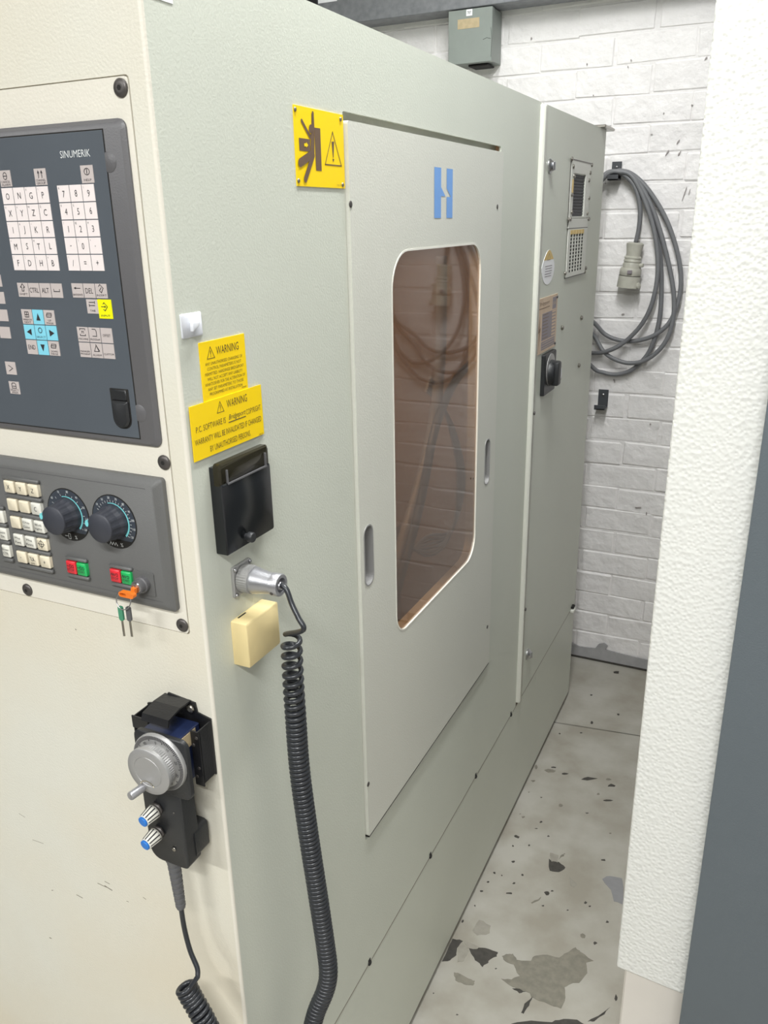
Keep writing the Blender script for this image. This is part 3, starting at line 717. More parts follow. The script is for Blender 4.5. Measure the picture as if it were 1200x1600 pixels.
def single(tl, br, *a, **kw):
    p, q = Fp(*tl, NK), Fp(*br, NK)
    cu, cv = (p[0]+q[0])/2, (p[1]+q[1])/2; W = .0159; H = abs(p[1]-q[1])
    return membrane(cu-W/2, cu+W/2, cv-H/2, cv+H/2, *a, **kw)
# (top-left and bottom-right corners as seen)
single((-.5, 266), (18.5, 292.2), None, 'key_grey', small=['ALARM', 'CANCEL'][::-1], sy='alarmc')
single((52.4, 263), (75, 289.6), None, 'key_grey', small=['CHANNEL', 'GROUP'], sy='channel')
single((124, 258), (149.5, 286.3), None, 'key_grey', small=['HELP'], sy='help')
cl = grid((26, 441.3), (96.5, 442), (100.3, 466), (30.5, 464.5), 4, 1)
membrane(*cl(0, 0), None, 'key_grey', small=['SHIFT'], sy='shift'); membrane(*cl(1, 0), 'CTRL', 'key_grey', big=.0048); membrane(*cl(2, 0), 'ALT', 'key_grey', big=.0048); membrane(*cl(3, 0), None, 'key_grey', sy='space')
cl = grid((111, 442), (167, 442.5), (169.4, 467), (114.5, 465.5), 3, 1)
membrane(*cl(0, 0), None, 'key_grey', small=['BACKSPACE'], sy='back'); membrane(*cl(1, 0), 'DEL', 'key_grey', big=.005); membrane(*cl(2, 0), None, 'key_grey', small=['INSERT'], sy='insert')
u0, u1, v0, v1 = cl(1, 0); H = v1-v0
membrane(u0+.0012, u1+.0012, v0-H-.0004, v0-.0004, None, 'key_grey', small=['TAB'], sy='tab')
p, q = Fp(151, 468, NK), Fp(177.3, 499, NK)
membrane(u1+.0004, q[0]+.0006, q[1], v0-.0002, None, 'key_yellow', small=['INPUT'], sy='diamond')
cl = grid((32.9, 482.7), (85, 483.7), (95.3, 556.1), (44, 554.2), 3, 3)
spec = [(None, 'key_grey', dict(small=['WINDOW', 'NEXT'], sy='window')), (None, 'key_blue', dict(sy='up')), (None, 'key_grey', dict(small=['UP', 'PAGE'], sy='page')),
        (None, 'key_blue', dict(sy='left')), (None, 'key_blue', dict(sy='ring', small=['SELECT'])), (None, 'key_blue', dict(sy='right')),
        ('END', 'key_grey', dict(big=.0046)), (None, 'key_blue', dict(sy='down')), (None, 'key_grey', dict(small=['DOWN', 'PAGE'], sy='page'))]
for k, (c_, m_, kw) in enumerate(spec): membrane(*cl(k % 3, k//3), c_, m_, **kw)
cl = grid((119.8, 510), (175, 512), (181.4, 561.5), (126.1, 558.3), 3, 2)
for k, kw in enumerate([dict(small=['MACHINE'], sy='frame'), dict(small=['PROGRAM'], sy='prog'), dict(sy='off'), dict(small=['MANAGER', 'PROGRAM', ' ']), dict(small=['ALARM'], sy='alarm'), dict(small=['CUSTOM', ' '])]):
    membrane(*cl(k % 3, k//3), None, 'key_grey', **kw)
single((8, 564), (27, 586.4), None, 'key_grey', sy='gt'); single((13.4, 594.7), (33, 616.8), None, 'key_grey', sy='round', small=['SELECT', 'AREA'])
for (y0, y1, xr) in [(427, 450, 3), (454, 477, 8), (481.5, 504.5, 13), (508.5, 531.5, 17)]:
    p, q = Fp(xr, (y0+y1)/2, NK), Fp(xr-3, y0, NK); r_ = Fp(xr, y1, NK); vm = p[1]; h = .0064
    membrane(p[0]-.0165, p[0], vm-h, vm+h, None, 'key_grey')
# black latch with rounded foot
a, b = Fp(173.5, 606, N2), Fp(196, 668, N2); u0 = (a[0]+Fp(180, 640, N2)[0])/2-.001; u1 = u0+.0215; v1 = a[1]; v0 = b[1]
bm = B(); prism(bm, rrect(u0-.0012, u1+.0012, v0-.0012, v1, (.0105, .0105, .001, .001), 6), N1, N2+.0009)
lt = obj('latch', bm, 'gap', kb, FR, label='black snap latch at the lower right corner')
bm = B(); prism(bm, rrect(u0, u1, v0, v1-.0125, (.010, .010, .001, .001), 6), N2, N2+.0042, top_in=.002)
box(bm, u0+.001, u1-.001, v1-.012, v1-.001, N2, N2+.0022, .001)
obj('latch_lever', bm, 'black', lt, FR, smooth=True)

# lower button panel
NB = .013
lx1 = Fp(267, 850, 0)[0]+.001; a = Fp(252, 748.7, .006); b = Fp(279, 956, .004)
lx1 = (a[0]+b[0])/2; lz1 = a[1]; lz0 = b[1]
bm = B(); prism(bm, rrect(KX0, lx1, lz0, lz1, .004, 3), .0006, NB, top_in=.007)
bp = obj('button_panel', bm, 'panel_grey', mc, FR, smooth=True, label='grey machine control panel with raised buttons and two dials')
p, q = Fp(226, 764, NB), Fp(0, 730, NB)
bm = B(); zt = (p[1]+q[1])/2; zb = Fp(200, 929, NB)[1]
stroke(bm, [(KX0+.02, zt), (p[0], zt)], .0007, NB+.0002, 0); stroke(bm, [(KX0+.02, zb), (p[0]+.006, zb)], .0007, NB+.0002, 0)
obj('scribed_line', bm, 'bezel', bp, FR)
def c2(x, y): return (x/9.41, 730+y/9.41)
NC = NB+.005
def cap_key(u0, u1, v0, v1, m, txt=None, lines=None, sy=None):
    bm = B(); prism(bm, rrect(u0, u1, v0, v1, .0012, 2), NB, NC, top_in=.0012); n = NC+.0002
    uc, vc = (u0+u1)/2, (v0+v1)/2
    if txt: text(bm, txt, uc, vc, n, .0052, None, 1, .8)
    if lines:
        for k, s in enumerate(lines): text(bm, s, uc, vc+.0026*(len(lines)-1)-.0050*k, n, .0028, min(.0105, .0028*len(s)), 1)
    if sy == 'spindle':
        stroke(bm, [(uc+.0035*math.cos(t), vc+.0012+.0035*math.sin(t)) for t in [x*.524 for x in range(12)]], .0007, n, 1, True)
        stroke(bm, [(uc-.005, vc+.001), (uc+.005, vc+.001)], .0007, n, 1); stroke(bm, [(uc, vc-.004), (uc, vc+.006)], .0007, n, 1)
    if sy == 'jog':
        stroke(bm, [(uc-.004, vc+.003), (uc-.002, vc+.003), (uc-.002, vc-.001), (uc+.001, vc-.001), (uc+.001, vc+.003), (uc+.002, vc), (uc+.004, vc-.001)], .0006, n, 1); text(bm, 'RAPID', uc, vc-.0045, n, .0020, .006, 1)
    if sy == 'wave':
        stroke(bm, [(uc-.005+.0012*i, vc+(.0035 if i % 2 else .0005)) for i in range(6)], .0006, n, 1); stroke(bm, [(uc+.0035+.0014*math.cos(t*.9), vc+.002+.0018*math.sin(t*.9)) for t in range(7)], .0006, n, 1, True)
    if sy == 'spin':
        stroke(bm, [(uc-.005, vc+.002), (uc-.001, vc+.002), (uc-.001, vc+.004), (uc+.001, vc+.004), (uc+.001, vc), (uc-.001, vc), (uc-.001, vc+.002)], .0006, n, 1); stroke(bm, [(uc+.0035+.0014*math.cos(t*.9), vc+.002+.0018*math.sin(t*.9)) for t in range(7)], .0006, n, 1, True)
    return obj('push_button', bm, [m, 'ink'], bp, FR, smooth=True)
tlx, tlz = Fp(*c2(40, 205), NC); trx, trz = Fp(*c2(555, 262), NC); blx, blz = Fp(*c2(255, 1410), NC); brx, brz = Fp(*c2(725, 1497), NC)
u0 = (tlx+blx)/2; u1 = (trx+brx)/2; vt = (tlz+trz)/2; vb = (blz+brz)/2
pu = (u1-u0+.003)/3; pv = (vt-vb+.0065)/5
keys = [('key_cream', 'X'), ('key_cream', 'Y'), ('key_cream', 'Z'), ('key_cream', None), ('key_cream', None), ('key_clear', 'C'), ('key_cream', None), ('key_clear', ['Chip', 'Convr']), ('key_clear', ['Work', 'light']),
        ('key_clear', ['Mag', 'Fwd']), ('key_clear', ['Mag', 'Revrs']), ('key_cream', 'SP'), ('key_cream', '-'), ('key_cream', 'JOG'), ('key_cream', '+')]
for k, (m_, t_) in enumerate(keys):
    i, j = k % 3, k//3; a, b = u0+pu*i, vt-pv*j
    args = dict(txt=t_) if isinstance(t_, str) else dict(lines=t_)
    if t_ == 'SP': args = dict(sy='spindle')
    if t_ == 'JOG': args = dict(sy='jog')
    cap_key(a, a+pu-.0036, b-pv+.0072, b, m_, **args)
for j in range(6):
    bm = B(); b = vt-pv*j
    box(bm, u0-.002, u1+.001, b+.0008, b+.0052, NB, NB+.0045, .0012); obj('key_ridge', bm, 'panel_grey', bp, FR, smooth=True)
uL = Fp(*c2(60, 870), NC)[0]-.0
for j, t_ in enumerate([[' ', 'X'], ['Coolnt', 'On'], ['Screen', 'CTR']]):
    b = vt-pv*(j+2)+.004; ul = u0-.0105
    cap_key(ul-.0125, ul, b-pv+.0065, b, 'key_clear', lines=t_)
    for dz in ((.0008,) if j < 2 else (.0008, -pv)):
        bm = B(); box(bm, ul-.016, ul+.001, b+dz, b+dz+.0045, NB, NB+.0045, .0012); obj('key_ridge', bm, 'panel_grey', bp, FR, smooth=True)
def pair(tl, br, sy):
    a, b = Fp(*tl, NC), Fp(*br, NC); um = (a[0]+b[0])/2; h = .0075; wd = .0140; vm = (a[1]+b[1])/2
    cap_key(um-wd-.0008, um-.0008, vm-h, vm+h, 'key_red', lines=[' ', 'STOP'], sy=sy); cap_key(um+.0008, um+wd+.0008, vm-h, vm+h, 'key_green', lines=[' ', 'START'], sy=sy)
    for dz in (h+.0012, -h-.0052):
        bm = B(); box(bm, um-wd-.002, um+wd+.002, vm+dz, vm+dz+.004, NB, NB+.0045, .0012); obj('key_ridge', bm, 'panel_grey', bp, FR, smooth=True)
pair((99.5, 876), (137.5, 902), 'spin'); pair((168, 889), (207.5, 915.5), 'wave')
def dial(disc, face, a0, ticks, labels, sym_):
    u, v = Fp(*disc, NB); R = .0305; n = NB+.0008
    bm = B(); prism(bm, circ(u, v, R, seg=40), NB-.001, NB+.0006, mi=0)
    prism(bm, circ(u, v, R-.0012, seg=40), NB, n, mi=1)
    flat(bm, [(u+(R-.0013)*math.cos(t), v+(R-.0013)*math.sin(t)) for t in [math.radians(-138+i*5) for i in range(20)]], n+.0002, 0)
    arc = [math.radians(a0-i*6) for i in range(int((a0+48)/6)+1)]
    for i in range(len(arc)-1):
        w0 = .0008+.0016*i/len(arc); w1 = .0008+.0016*(i+1)/len(arc); r0 = .0215
        flat(bm, [(u+(r0-w0)*math.cos(arc[i]), v+(r0-w0)*math.sin(arc[i])), (u+(r0-w1)*math.cos(arc[i+1]), v+(r0-w1)*math.sin(arc[i+1])), (u+r0*math.cos(arc[i+1]), v+r0*math.sin(arc[i+1])), (u+r0*math.cos(arc[i]), v+r0*math.sin(arc[i]))], n+.0002, 3)
    for i in range(ticks):
        t = math.radians(150-(150+38)*i/(ticks-1)); stroke(bm, [(u+.0223*math.cos(t), v+.0223*math.sin(t)), (u+.0243*math.cos(t), v+.0243*math.sin(t))], .0004, n+.0002, 2)
    for i, s in enumerate(labels):
        t = math.radians(140-(140+32)*i/(len(labels)-1)); text(bm, s, u+.0270*math.cos(t), v+.0270*math.sin(t), n+.0002, .0026, None, 2, .8)
    if sym_ == 'w':
        stroke(bm, [(u-.010+.0018*i, v-.0255+(.0018 if i % 2 else -.0018)) for i in range(7)], .0005, n+.0003, 2)
    else:
        stroke(bm, [(u-.009, v-.0255), (u-.004, v-.0255), (u-.004, v-.0225), (u-.001, v-.0225), (u-.001, v-.0285), (u-.004, v-.0285), (u-.004, v-.0255)], .0005, n+.0003, 2)
    text(bm, '%', u+.007, v-.0255, n+.0003, .0042, None, 2, .9)
    d = obj('dial_scale', bm, ['gap', 'dial_face', 'white_ink', 'teal_ink'], bp, FR, label='round percentage scale with turquoise arc')
    bm = B()
    lathe(bm, [(.0192, NB+.0009), (.0190, NB+.005), (.0172, NB+.010), (.0160, NB+.021)], (u, v, 0), (0, 0, 1), 48, 0, cap=False, flute=12, fd=.045)
    lathe(bm, [(.0163, NB+.0205), (.0162, NB+.0222), (.0155, NB+.0229), (.0001, NB+.0229)], (u, v, 0), (0, 0, 1), 40, 0, cap=False)
    t = math.radians(a0+45 if False else 168)
    prism(bm, circ(u+.0165*math.cos(t), v+.0165*math.sin(t), .0023, .0036, 12), NB+.0205, NB+.0232, mi=1)
    obj('dial_knob', bm, ['knob_dark', 'teal_ink'], bp, FR, label='dark fluted override knob with turquoise pointer')
dial((107.5, 804), (87, 811), 105, 10, ['60', '70', '80', '90', '100', '110', '120'], 's')
dial((179, 815), (159, 825), 105, 21, ['10', '30', '50', '70', '80', '90', '100', '110', '120'], 'w')
# key switch
a, b = Fp(208, 900, NB), Fp(241, 921, NB); kc = Fp(226, 911, NB)
bm = B(); prism(bm, rrect(kc[0]-.0155, kc[0]+.0145, kc[1]-.0135, kc[1]+.0135, .001, 2), NB-.001, NB+.0012)
ks = obj('key_switch', bm, 'panel_grey', bp, FR)
bm = B(); lathe(bm, [(.0090, NB+.001), (.0090, NB+.006), (.0078, NB+.007), (.0074, NB+.0125)], (kc[0], kc[1], 0), (0, 0, 1), 24); lathe(bm, [(.0062, NB+.012), (.0055, NB+.0145), (.001, NB+.0147)], (kc[0], kc[1], 0), (0, 0, 1), 24, 1)
box(bm, kc[0]-.0006, kc[0]+.0006, kc[1]-.004, kc[1]+.004, NB+.0145, NB+.0150, mi=0)
obj('push_button', bm, ['bezel', 'steel'], bp, FR, smooth=True, label='steel lock barrel').name = 'lock_barrel'

# ---- signs on the side face
def warn_tri(bm, cu, cv, s, n, mi):
    stroke(bm, [(cu-.5*s, cv-.43*s), (cu+.5*s, cv-.43*s), (cu, cv+.5*s)], .055*s, n, mi, True)
    flat(bm, [(cu-.05*s, cv+.2*s), (cu-.025*s, cv-.15*s), (cu+.025*s, cv-.15*s), (cu+.05*s, cv+.2*s)], n, mi); flat(bm, circ(cu, cv-.25*s, .045*s, seg=8), n, mi)
bm = B(); box(bm, .033, .111, 1.440, 1.5095, 0, .0008); n = .001
warn_tri(bm, .0505, 1.4975, .0125, n, 1); text(bm, 'WARNING', .0795, 1.4985, n, .0082, .039, 1)
for k, s in enumerate(['ANY UNAUTHORISED CHANGING OF', 'CONTROL PARAMETERS IS NOT', 'PERMITTED. HARDINGE BRIDGEPORT', 'WILL NOT ACCEPT ANY LIABILITY', 'WHATSOEVER FOR THE ALTERATION OF', 'ANY SET PARAMETERS TO THOSE', 'PROGRAMMED AT INSTALLATION']):
    text(bm, s, .0722, 1.4872-.0051*k, n, .0031, [.064, .059, .067, .061, .070, .062, .057][k], 1)
text(bm, 'N43609', .1035, 1.4535, n, .0018, .008, 1)
obj('warning_notice', bm, ['yellow', 'ink_soft'], mc, SD, label='upright yellow notice on changing parameters')
bm = B(); box(bm, .008, .1345, 1.394, 1.4505, .0008, .0016); n = .0018
warn_tri(bm, .0575, 1.4405, .0120, n, 1); text(bm, 'WARNING', .0875, 1.4415, n, .0082, .037, 1)
text(bm, 'P.C. SOFTWARE IS', .0400, 1.4255, n, .0062, .050, 1, rot=0); text(bm, 'Bridgeport', .0860, 1.4260, n, .0072, .031, 2, shear=.35); stroke(bm, [(.070, 1.4215), (.101, 1.4215)], .0009, n, 2)
text(bm, 'COPYRIGHT.', .1170, 1.4258, n, .0060, .029, 1)
text(bm, 'WARRANTY WILL BE INVALIDATED IF CHANGED', .0710, 1.4130, n, .0062, .119, 1); text(bm, 'BY UNAUTHORISED PERSONS.', .0715, 1.4015, n, .0062, .073, 1); text(bm, 'N46136', .1280, 1.3955, n, .0016, .008, 1)
obj('warning_notice', bm, ['yellow', 'ink_soft', 'ink'], mc, SD, label='wide yellow notice on software warranty')
# crushing hazard sign
def q1(x, y): return Sp(430+x/8, 140+y/8, .001)
bm = B(); box(bm, .2355, .351, 1.659, 1.7425, 0, .0012); n = .0015
kk = [0]
def lay():
    kk[0] += 1; return n+kk[0]*.00012
def capsule(a, b, r, mi=1):
    a, b = Vector(q1(*a)), Vector(q1(*b)); d = (b-a).normalized(); s = Vector((-d.y, d.x)); pts = []
    for i in range(9): t = PI*i/8; pts.append(a+(-d*math.sin(t)+s*math.cos(t))*r)
    for i in range(9): t = PI*i/8; pts.append(b+(d*math.sin(t)-s*math.cos(t))*r)
    flat(bm, [(p.x, p.y) for p in pts], lay(), mi)
flat(bm, [q1(*p) for p in [(448, 300), (455, 283), (468, 283), (477, 300), (484, 450), (486, 830), (440, 850), (440, 600), (400, 560), (450, 560)]], n, 1)
for a, b, r in [((325, 388), (430, 590), .0020), ((463, 295), (472, 600), .0022), ((460, 590), (462, 800), .0040), ((305, 915), (445, 815), .0046), ((370, 1120), (465, 820), .0036)]: capsule(a, b, r)
flat(bm, [q1(x, y) for x, y in [(410, 480), (418, 445), (436, 433), (452, 450), (452, 520), (440, 548), (424, 540), (412, 515)]], lay(), 1)
flat(bm, [q1(*p) for p in [(484, 474), (558, 486), (578, 1018), (507, 1010)]], n, 1); flat(bm, [q1(*p) for p in [(290, 602), (432, 622), (438, 778), (300, 760)]], n, 1)
flat(bm, [q1(*p) for p in [(355, 672), (380, 672), (380, 655), (405, 695), (382, 728), (380, 710), (357, 710)]], n+.0003, 0)
flat(bm, [q1(*p) for p in [(435, 555), (452, 548), (458, 555), (440, 615), (432, 612)]], n+.0003, 0) if False else None
stroke(bm, [q1(*p) for p in [(712, 530), (825, 955), (622, 935)]], .0013, n, 1, True)
flat(bm, [q1(*p) for p in [(700, 650), (732, 650), (726, 850), (718, 850)]], n, 1); flat(bm, [q1(*p) for p in [(712, 875), (722, 862), (734, 875), (722, 908)]], n, 1)
text(bm, '719 10 46', .337, 1.6625, n, .0018, .016, 1)
hz = obj('hazard_sign', bm, ['yellow', 'sign_brown'], mc, SD, label='yellow crushing hazard sign with pictogram of a person')
for p in [(243, 245), (812, 370), (288, 1138), (840, 1190)]:
    u, v = q1(*p); bm = B(); lathe(bm, [(.0026, 0), (.0024, .0010), (.0008, .0018)], (u, v, .0012), (0, 0, 1), 10); obj('rivet', bm, 'nickel', hz, SD)
# adhesive hook
bm = B(); prism(bm, rrect(.009, .041, 1.5165, 1.5395, .0015, 3), 0, .0014, top_in=.0006)
hk = obj('adhesive_hook', bm, 'hook_white', mc, SD, smooth=True, label='small white square adhesive hook')
bm = B(); hv = [(.0330, 1.5262, .0012), (.0330, 1.5310, .0012), (.0330, 1.5310, .0045), (.0330, 1.5262, .0045), (.0150, 1.5225, .0060), (.0150, 1.5325, .0060), (.0150, 1.5325, .0105), (.0150, 1.5225, .0105)]
hv = [bm.verts.new(p) for p in hv]
for q in ((0, 1, 2, 3), (7, 6, 5, 4), (0, 4, 5, 1), (1, 5, 6, 2), (2, 6, 7, 3), (3, 7, 4, 0)): bm.faces.new([hv[i] for i in q])
bmesh.ops.recalc_face_normals(bm, faces=bm.faces); bmesh.ops.bevel(bm, geom=list(bm.edges), offset=.0016, segments=3, affect='EDGES', profile=.5)
obj('peg', bm, 'hook_white', hk, SD, smooth=True)
# paper label at the upper front of the side
bm = B(); a, b = Sp(237, 0), Sp(269.5, 5.5); box(bm, a[0]-.003, b[0], b[1]-.0005, b[1]+.03, 0, .0006); obj('paper_label', bm, 'paper', mc, SD)
# black port cover with smoky lid
y0, y1, z0, z1 = .0315, .1235, 1.2845, 1.386; D = .0145
bm = B(); prism(bm, rrect(y0, y1, z0, z1-.022, .002, 2), 0, D, top_in=.0012); box(bm, y0, y1, z1-.024, z1-.004, 0, .005)
pc = obj('port_cover', bm, 'black_gloss', mc, SD, smooth=True, label='black hinged port cover with smoky top edge')
bm = B(); prism(bm, rrect(y0, y1, z1-.0245, z1, (.001, .001, .004, .004), 3), .005, D-.001, top_in=.002); obj('smoky_lid', bm, 'smoky', pc, SD, smooth=True)
bm = B(); box(bm, y0+.010, y1-.008, z1-.024, z1-.0225, D-.002, D+.0012); box(bm, y0+.010, y0+.012, z1-.024, z1-.008, D-.002, D+.0006); box(bm, y1-.010, y1-.008, z1-.024, z1-.008, D-.002, D+.0006); obj('lid_rim', bm, 'bezel', pc, SD)
u, v = Sp(384, 838, D); bm = B(); lathe(bm, [(.0035, D-.002), (.0035, D+.004), (.0058, D+.0042), (.0058, D+.0095), (.005, D+.0105)], (u, v, 0), (0, 0, 1), 18); obj('catch_knob', bm, 'black', pc, SD, smooth=True)
# beige blanking box
bm = B(); prism(bm, rrect(.0445, .1095, 1.142, 1.1975, .002, 2), 0, .0215, top_in=.001)
bb = obj('blanking_box', bm, 'beige', mc, SD, smooth=True, label='yellowed cream plastic surface box')
bm = B(); box(bm, .055, .070, 1.1972, 1.1978, .002, .004); obj('scratch_slot', bm, 'gap', bb, SD)
# socket flange
fy, fz = .0700, 1.2415
bm = B(); prism(bm, rrect(fy-.0175, fy+.0175, fz-.0185, fz+.0185, .002, 3), 0, .0035, top_in=.0008)
fl = obj('socket_flange', bm, 'alu_matt', mc, SD, label='square aluminium socket flange with four screws')
for a in (-1, 1):
    for b in (-1, 1):
        bm = B(); lathe(bm, [(.0026, .0035), (.0024, .0052), (.001, .006)], (fy+a*.0145, fz+b*.0155, 0), (0, 0, 1), 10); obj('screw', bm, 'steel', fl, SD)

# bracket for the pendant, fixed to the front face
# ------------------------------------------------------------------
pcx = -.060                                         # pendant centre line
bm = B(); BX0, BX1, BZ0, BZ1 = -.107, -.004, 1.022, 1.100
prism(bm, [(BX0+.012, BZ0), (BX1, BZ0), (BX1, BZ1-.004), (BX1-.018, BZ1), (BX1-.020, BZ1+.012), (BX0+.045, BZ1+.016), (BX0+.040, BZ1+.002), (BX0+.012, BZ1-.006)], 0, .002)
box(bm, BX1-.0018, BX1, BZ0+.002, BZ1-.006, .002, .024, .0004)
box(bm, BX1-.0125, BX1, BZ0-.002, BZ1-.008, .022, .0238, .0004)
box(bm, BX0+.010, BX0+.0118, BZ0+.02, BZ1-.010, .0, .026, .0004)
box(bm, BX0+.010, BX0+.034, BZ1-.024, BZ1-.008, .0255, .0275, .0004)
br = obj('pendant_bracket', bm, 'black_metal', mc, FR, label='black folded steel bracket')
bm = B(); f0 = BX0+.040; f1 = BX1-.026; zt = BZ1+.014
vs = [[bm.verts.new((x, z, n)) for x in (f0, f1)] for z, n in ((zt, .001), (zt+.001, .020), (zt-.003, .040), (zt-.011, .043), (zt-.012, .041), (zt-.005, .038), (zt-.001, .020), (zt-.002, .001))]
for i in range(len(vs)-1): bm.faces.new((vs[i][0], vs[i][1], vs[i+1][1], vs[i+1][0]))
bm.faces.new([q[0] for q in vs][::-1]); bm.faces.new([q[1] for q in vs])
obj('retaining_flap', bm, 'black_metal', br, FR)
for (u, v, n) in [(BX1-.026, BZ1+.004, .002), (BX0+.048, BZ1+.009, .002)]:
    bm = B(); lathe(bm, [(.0052, n), (.0050, n+.003), (.0022, n+.0042)], (u, v, 0), (0, 0, 1), 12); obj('screw', bm, 'nickel', br, FR)
for (u, v) in [(BX1-.004, BZ1-.016), (BX1-.009, BZ1-.026), (BX1-.009, BZ0+.010), (BX1-.005, BZ0+.022)]:
    bm = B(); lathe(bm, [(.0022, .0238), (.0018, .0246)], (u, v, 0), (0, 0, 1), 8); obj('rivet', bm, 'screw', br, FR)

# ------------------------------------------------------------------ handwheel pendant with coiled lead and plug
pd = thing('hand_pendant', (-.055, -.035, .90), 'black handwheel pendant in its bracket, on a coiled black lead', 'remote control')
PN = .048                                            # front plane of the faceplate
def Pp(px, py, n=PN): return Fp(px, py, n)
g0 = Pp(210, 1150); wl_, wr = -.0765, -.0035; zt_, zb_ = 1.0935, 1.0265
bm = B(); prism(bm, rrect(wl_, wr, zb_-.010, zt_, .010, 5), PN-.006, PN, top_in=.001)
obj('faceplate', bm, 'black', pd, FR, smooth=True)
bm = B(); box(bm, wl_+.006, wr-.0155, zb_, zt_-.004, .004, PN-.006, .001); obj('encoder_case', bm, 'blue_dark', pd, FR, label='dark blue encoder housing')
bm = B(); box(bm, wr-.0156, wr-.0150, zb_+.044, zt_-.006, .012, .040); obj('spec_label', bm, 'tape', pd, FR)
hz0 = .9115
bm = B(); hx0, hx1 = -.0785, -.0225
prism(bm, rrect(hx0, hx1, hz0, 1.035, (.016, .007, .001, .001), 5), .022, PN-.003, top_in=.001)
prism(bm, rrect(hx0+.020, hx1+.001, hz0+.006, hz0+.045, (.006, .006, .006, .006), 4), .006, .030)
obj('grip_housing', bm, 'black', pd, FR, smooth=True)
dc = Pp(250, 1190.5, PN+.002)
bm = B(); lathe(bm, [(.0355, PN), (.0355, PN+.003), (.0350, PN+.0042), (.0345, PN+.0047), (.029, PN+.0048)], (dc[0], dc[1], 0), (0, 0, 1), 48, 0)
for i in range(100):
    t = 2*PI*i/100+.01; r0, r1 = (.0338, .0305) if i % 10 else (.0338, .0285)
    stroke(bm, [(dc[0]+r0*math.cos(t), dc[1]+r0*math.sin(t)), (dc[0]+r1*math.cos(t), dc[1]+r1*math.sin(t))], .0009, PN+.0052, 1)
for i in range(10):
    t = PI/2-2*PI*i/10; text(bm, str(i*10), dc[0]+.0268*math.cos(t), dc[1]+.0268*math.sin(t), PN+.0052, .0038, None, 1, .8, rot=t-PI/2)
dd = obj('graduated_dial', bm, ['alu_matt', 'ink'], pd, FR, smooth=True)
hn = PN+.022
bm = B(); lathe(bm, [(.0245, PN+.0045), (.0245, PN+.010)], (dc[0], dc[1], 0), (0, 0, 1), 48, 0, cap=False)
lathe(bm, [(.0262, PN+.009), (.0262, PN+.0165)], (dc[0], dc[1], 0), (0, 0, 1), 120, 0, cap=False, flute=60, fd=.025)
lathe(bm, [(.0262, PN+.0165), (.0285, PN+.0175), (.0285, hn-.0008), (.0275, hn), (.0188, hn), (.0183, hn-.0005), (.0178, hn), (.0001, hn)], (dc[0], dc[1], 0), (0, 0, 1), 56, 0, cap=False)
hw = obj('handwheel', bm, 'alu_matt', pd, FR, smooth=True, label='grey aluminium handwheel')
bm = B(); ca = math.radians(-92); cx_, cz_ = dc[0]+.0222*math.cos(ca)+.002, dc[1]+.0222*math.sin(ca)
lathe(bm, [(.0035, hn-.001), (.0035, hn+.002), (.0048, hn+.0025), (.0050, hn+.018), (.0044, hn+.0195), (.002, hn+.0190)], (cx_, cz_, 0), (-.15, 0, 1), 18); obj('crank_handle', bm, 'alu', hw, FR, smooth=True)
bm = B(); pts = [(dc[0]-.003+.011*math.cos(t), dc[1]-.0235+.011*math.sin(t)) for t in [math.radians(35+i*11) for i in range(11)]]
stroke(bm, pts, .0014, hn+.0004, 0); obj('index_mark', bm, 'key_cream', hw, FR)
for (q, lab) in [((247, 1262), 'u'), ((250, 1298), 'l')]:
    u, v = Pp(*q, PN-.003)
    bm = B(); n0 = PN-.003; ax = (-.10, -.12, 1)
    lathe(bm, [(.0085, 0), (.0085, .003), (.006, .0035), (.006, .007)], (u, v, n0), ax, 6, 2, cap=True)
    lathe(bm, [(.0092, .006), (.0088, .010), (.0070, .0225)], (u, v, n0), ax, 60, 0, cap=True)
    A = Vector(ax).normalized(); e1 = A.cross(Vector((0, 1, 0))).normalized(); e2 = A.cross(e1); o_ = Vector((u, v, n0))
    for i in range(12):
        t = 2*PI*i/12; dv = e1*math.cos(t)+e2*math.sin(t); sv = e2*math.cos(t)-e1*math.sin(t)
        q4 = [o_+A*.0072+dv*.00945-sv*.0008, o_+A*.0072+dv*.00945+sv*.0008, o_+A*.0218+dv*.0073+sv*.0007, o_+A*.0218+dv*.0073-sv*.0007]
        f = bm.faces.new([bm.verts.new(x) for x in q4]); f.material_index = 1
    lathe(bm, [(.0062, .0222), (.0062, .0245), (.0052, .0250)], (u, v, n0), ax, 24, 3)
    obj('selector_knob', bm, ['key_clear', 'ink', 'screw', 'blue_cap'], pd, FR, label='white ribbed knob with blue cap')
for q in [(272, 1327), (272, 1270)]:
    u, v = Pp(*q, PN-.003); bm = B(); r = .0030 if q[1] > 1300 else .001
    lathe(bm, [(r, PN-.003), (r, PN-.0022), (r*.5, PN-.0018)], (u, v, 0), (0, 0, 1), 12); obj('screw', bm, 'nickel', pd, FR)
# strain relief
def P3(px, py, y): return hit(1, y, px, py)
yb = -.034
s0 = P3(274, 1368, yb); s1 = P3(283, 1418, yb)
s0 = Vector((s0.x, s0.y, hz0+.002))
ax = (s1-s0); L = ax.length; prof = [(.0098, 0), (.0092, .006)]
nrib = 9
for i in range(nrib):
    h = .008+(L-.008)*i/nrib; r = .0080-.0020*i/nrib; dh = (L-.008)/nrib
    prof += [(r, h), (r, h+dh*.55), (r*.86, h+dh*.6), (r*.86, h+dh*.95)]
prof += [(.0052, L)]
bm = B(); lathe(bm, prof, s0, ax, 16); obj('strain_relief', bm, 'cord_grey', pd, smooth=True)
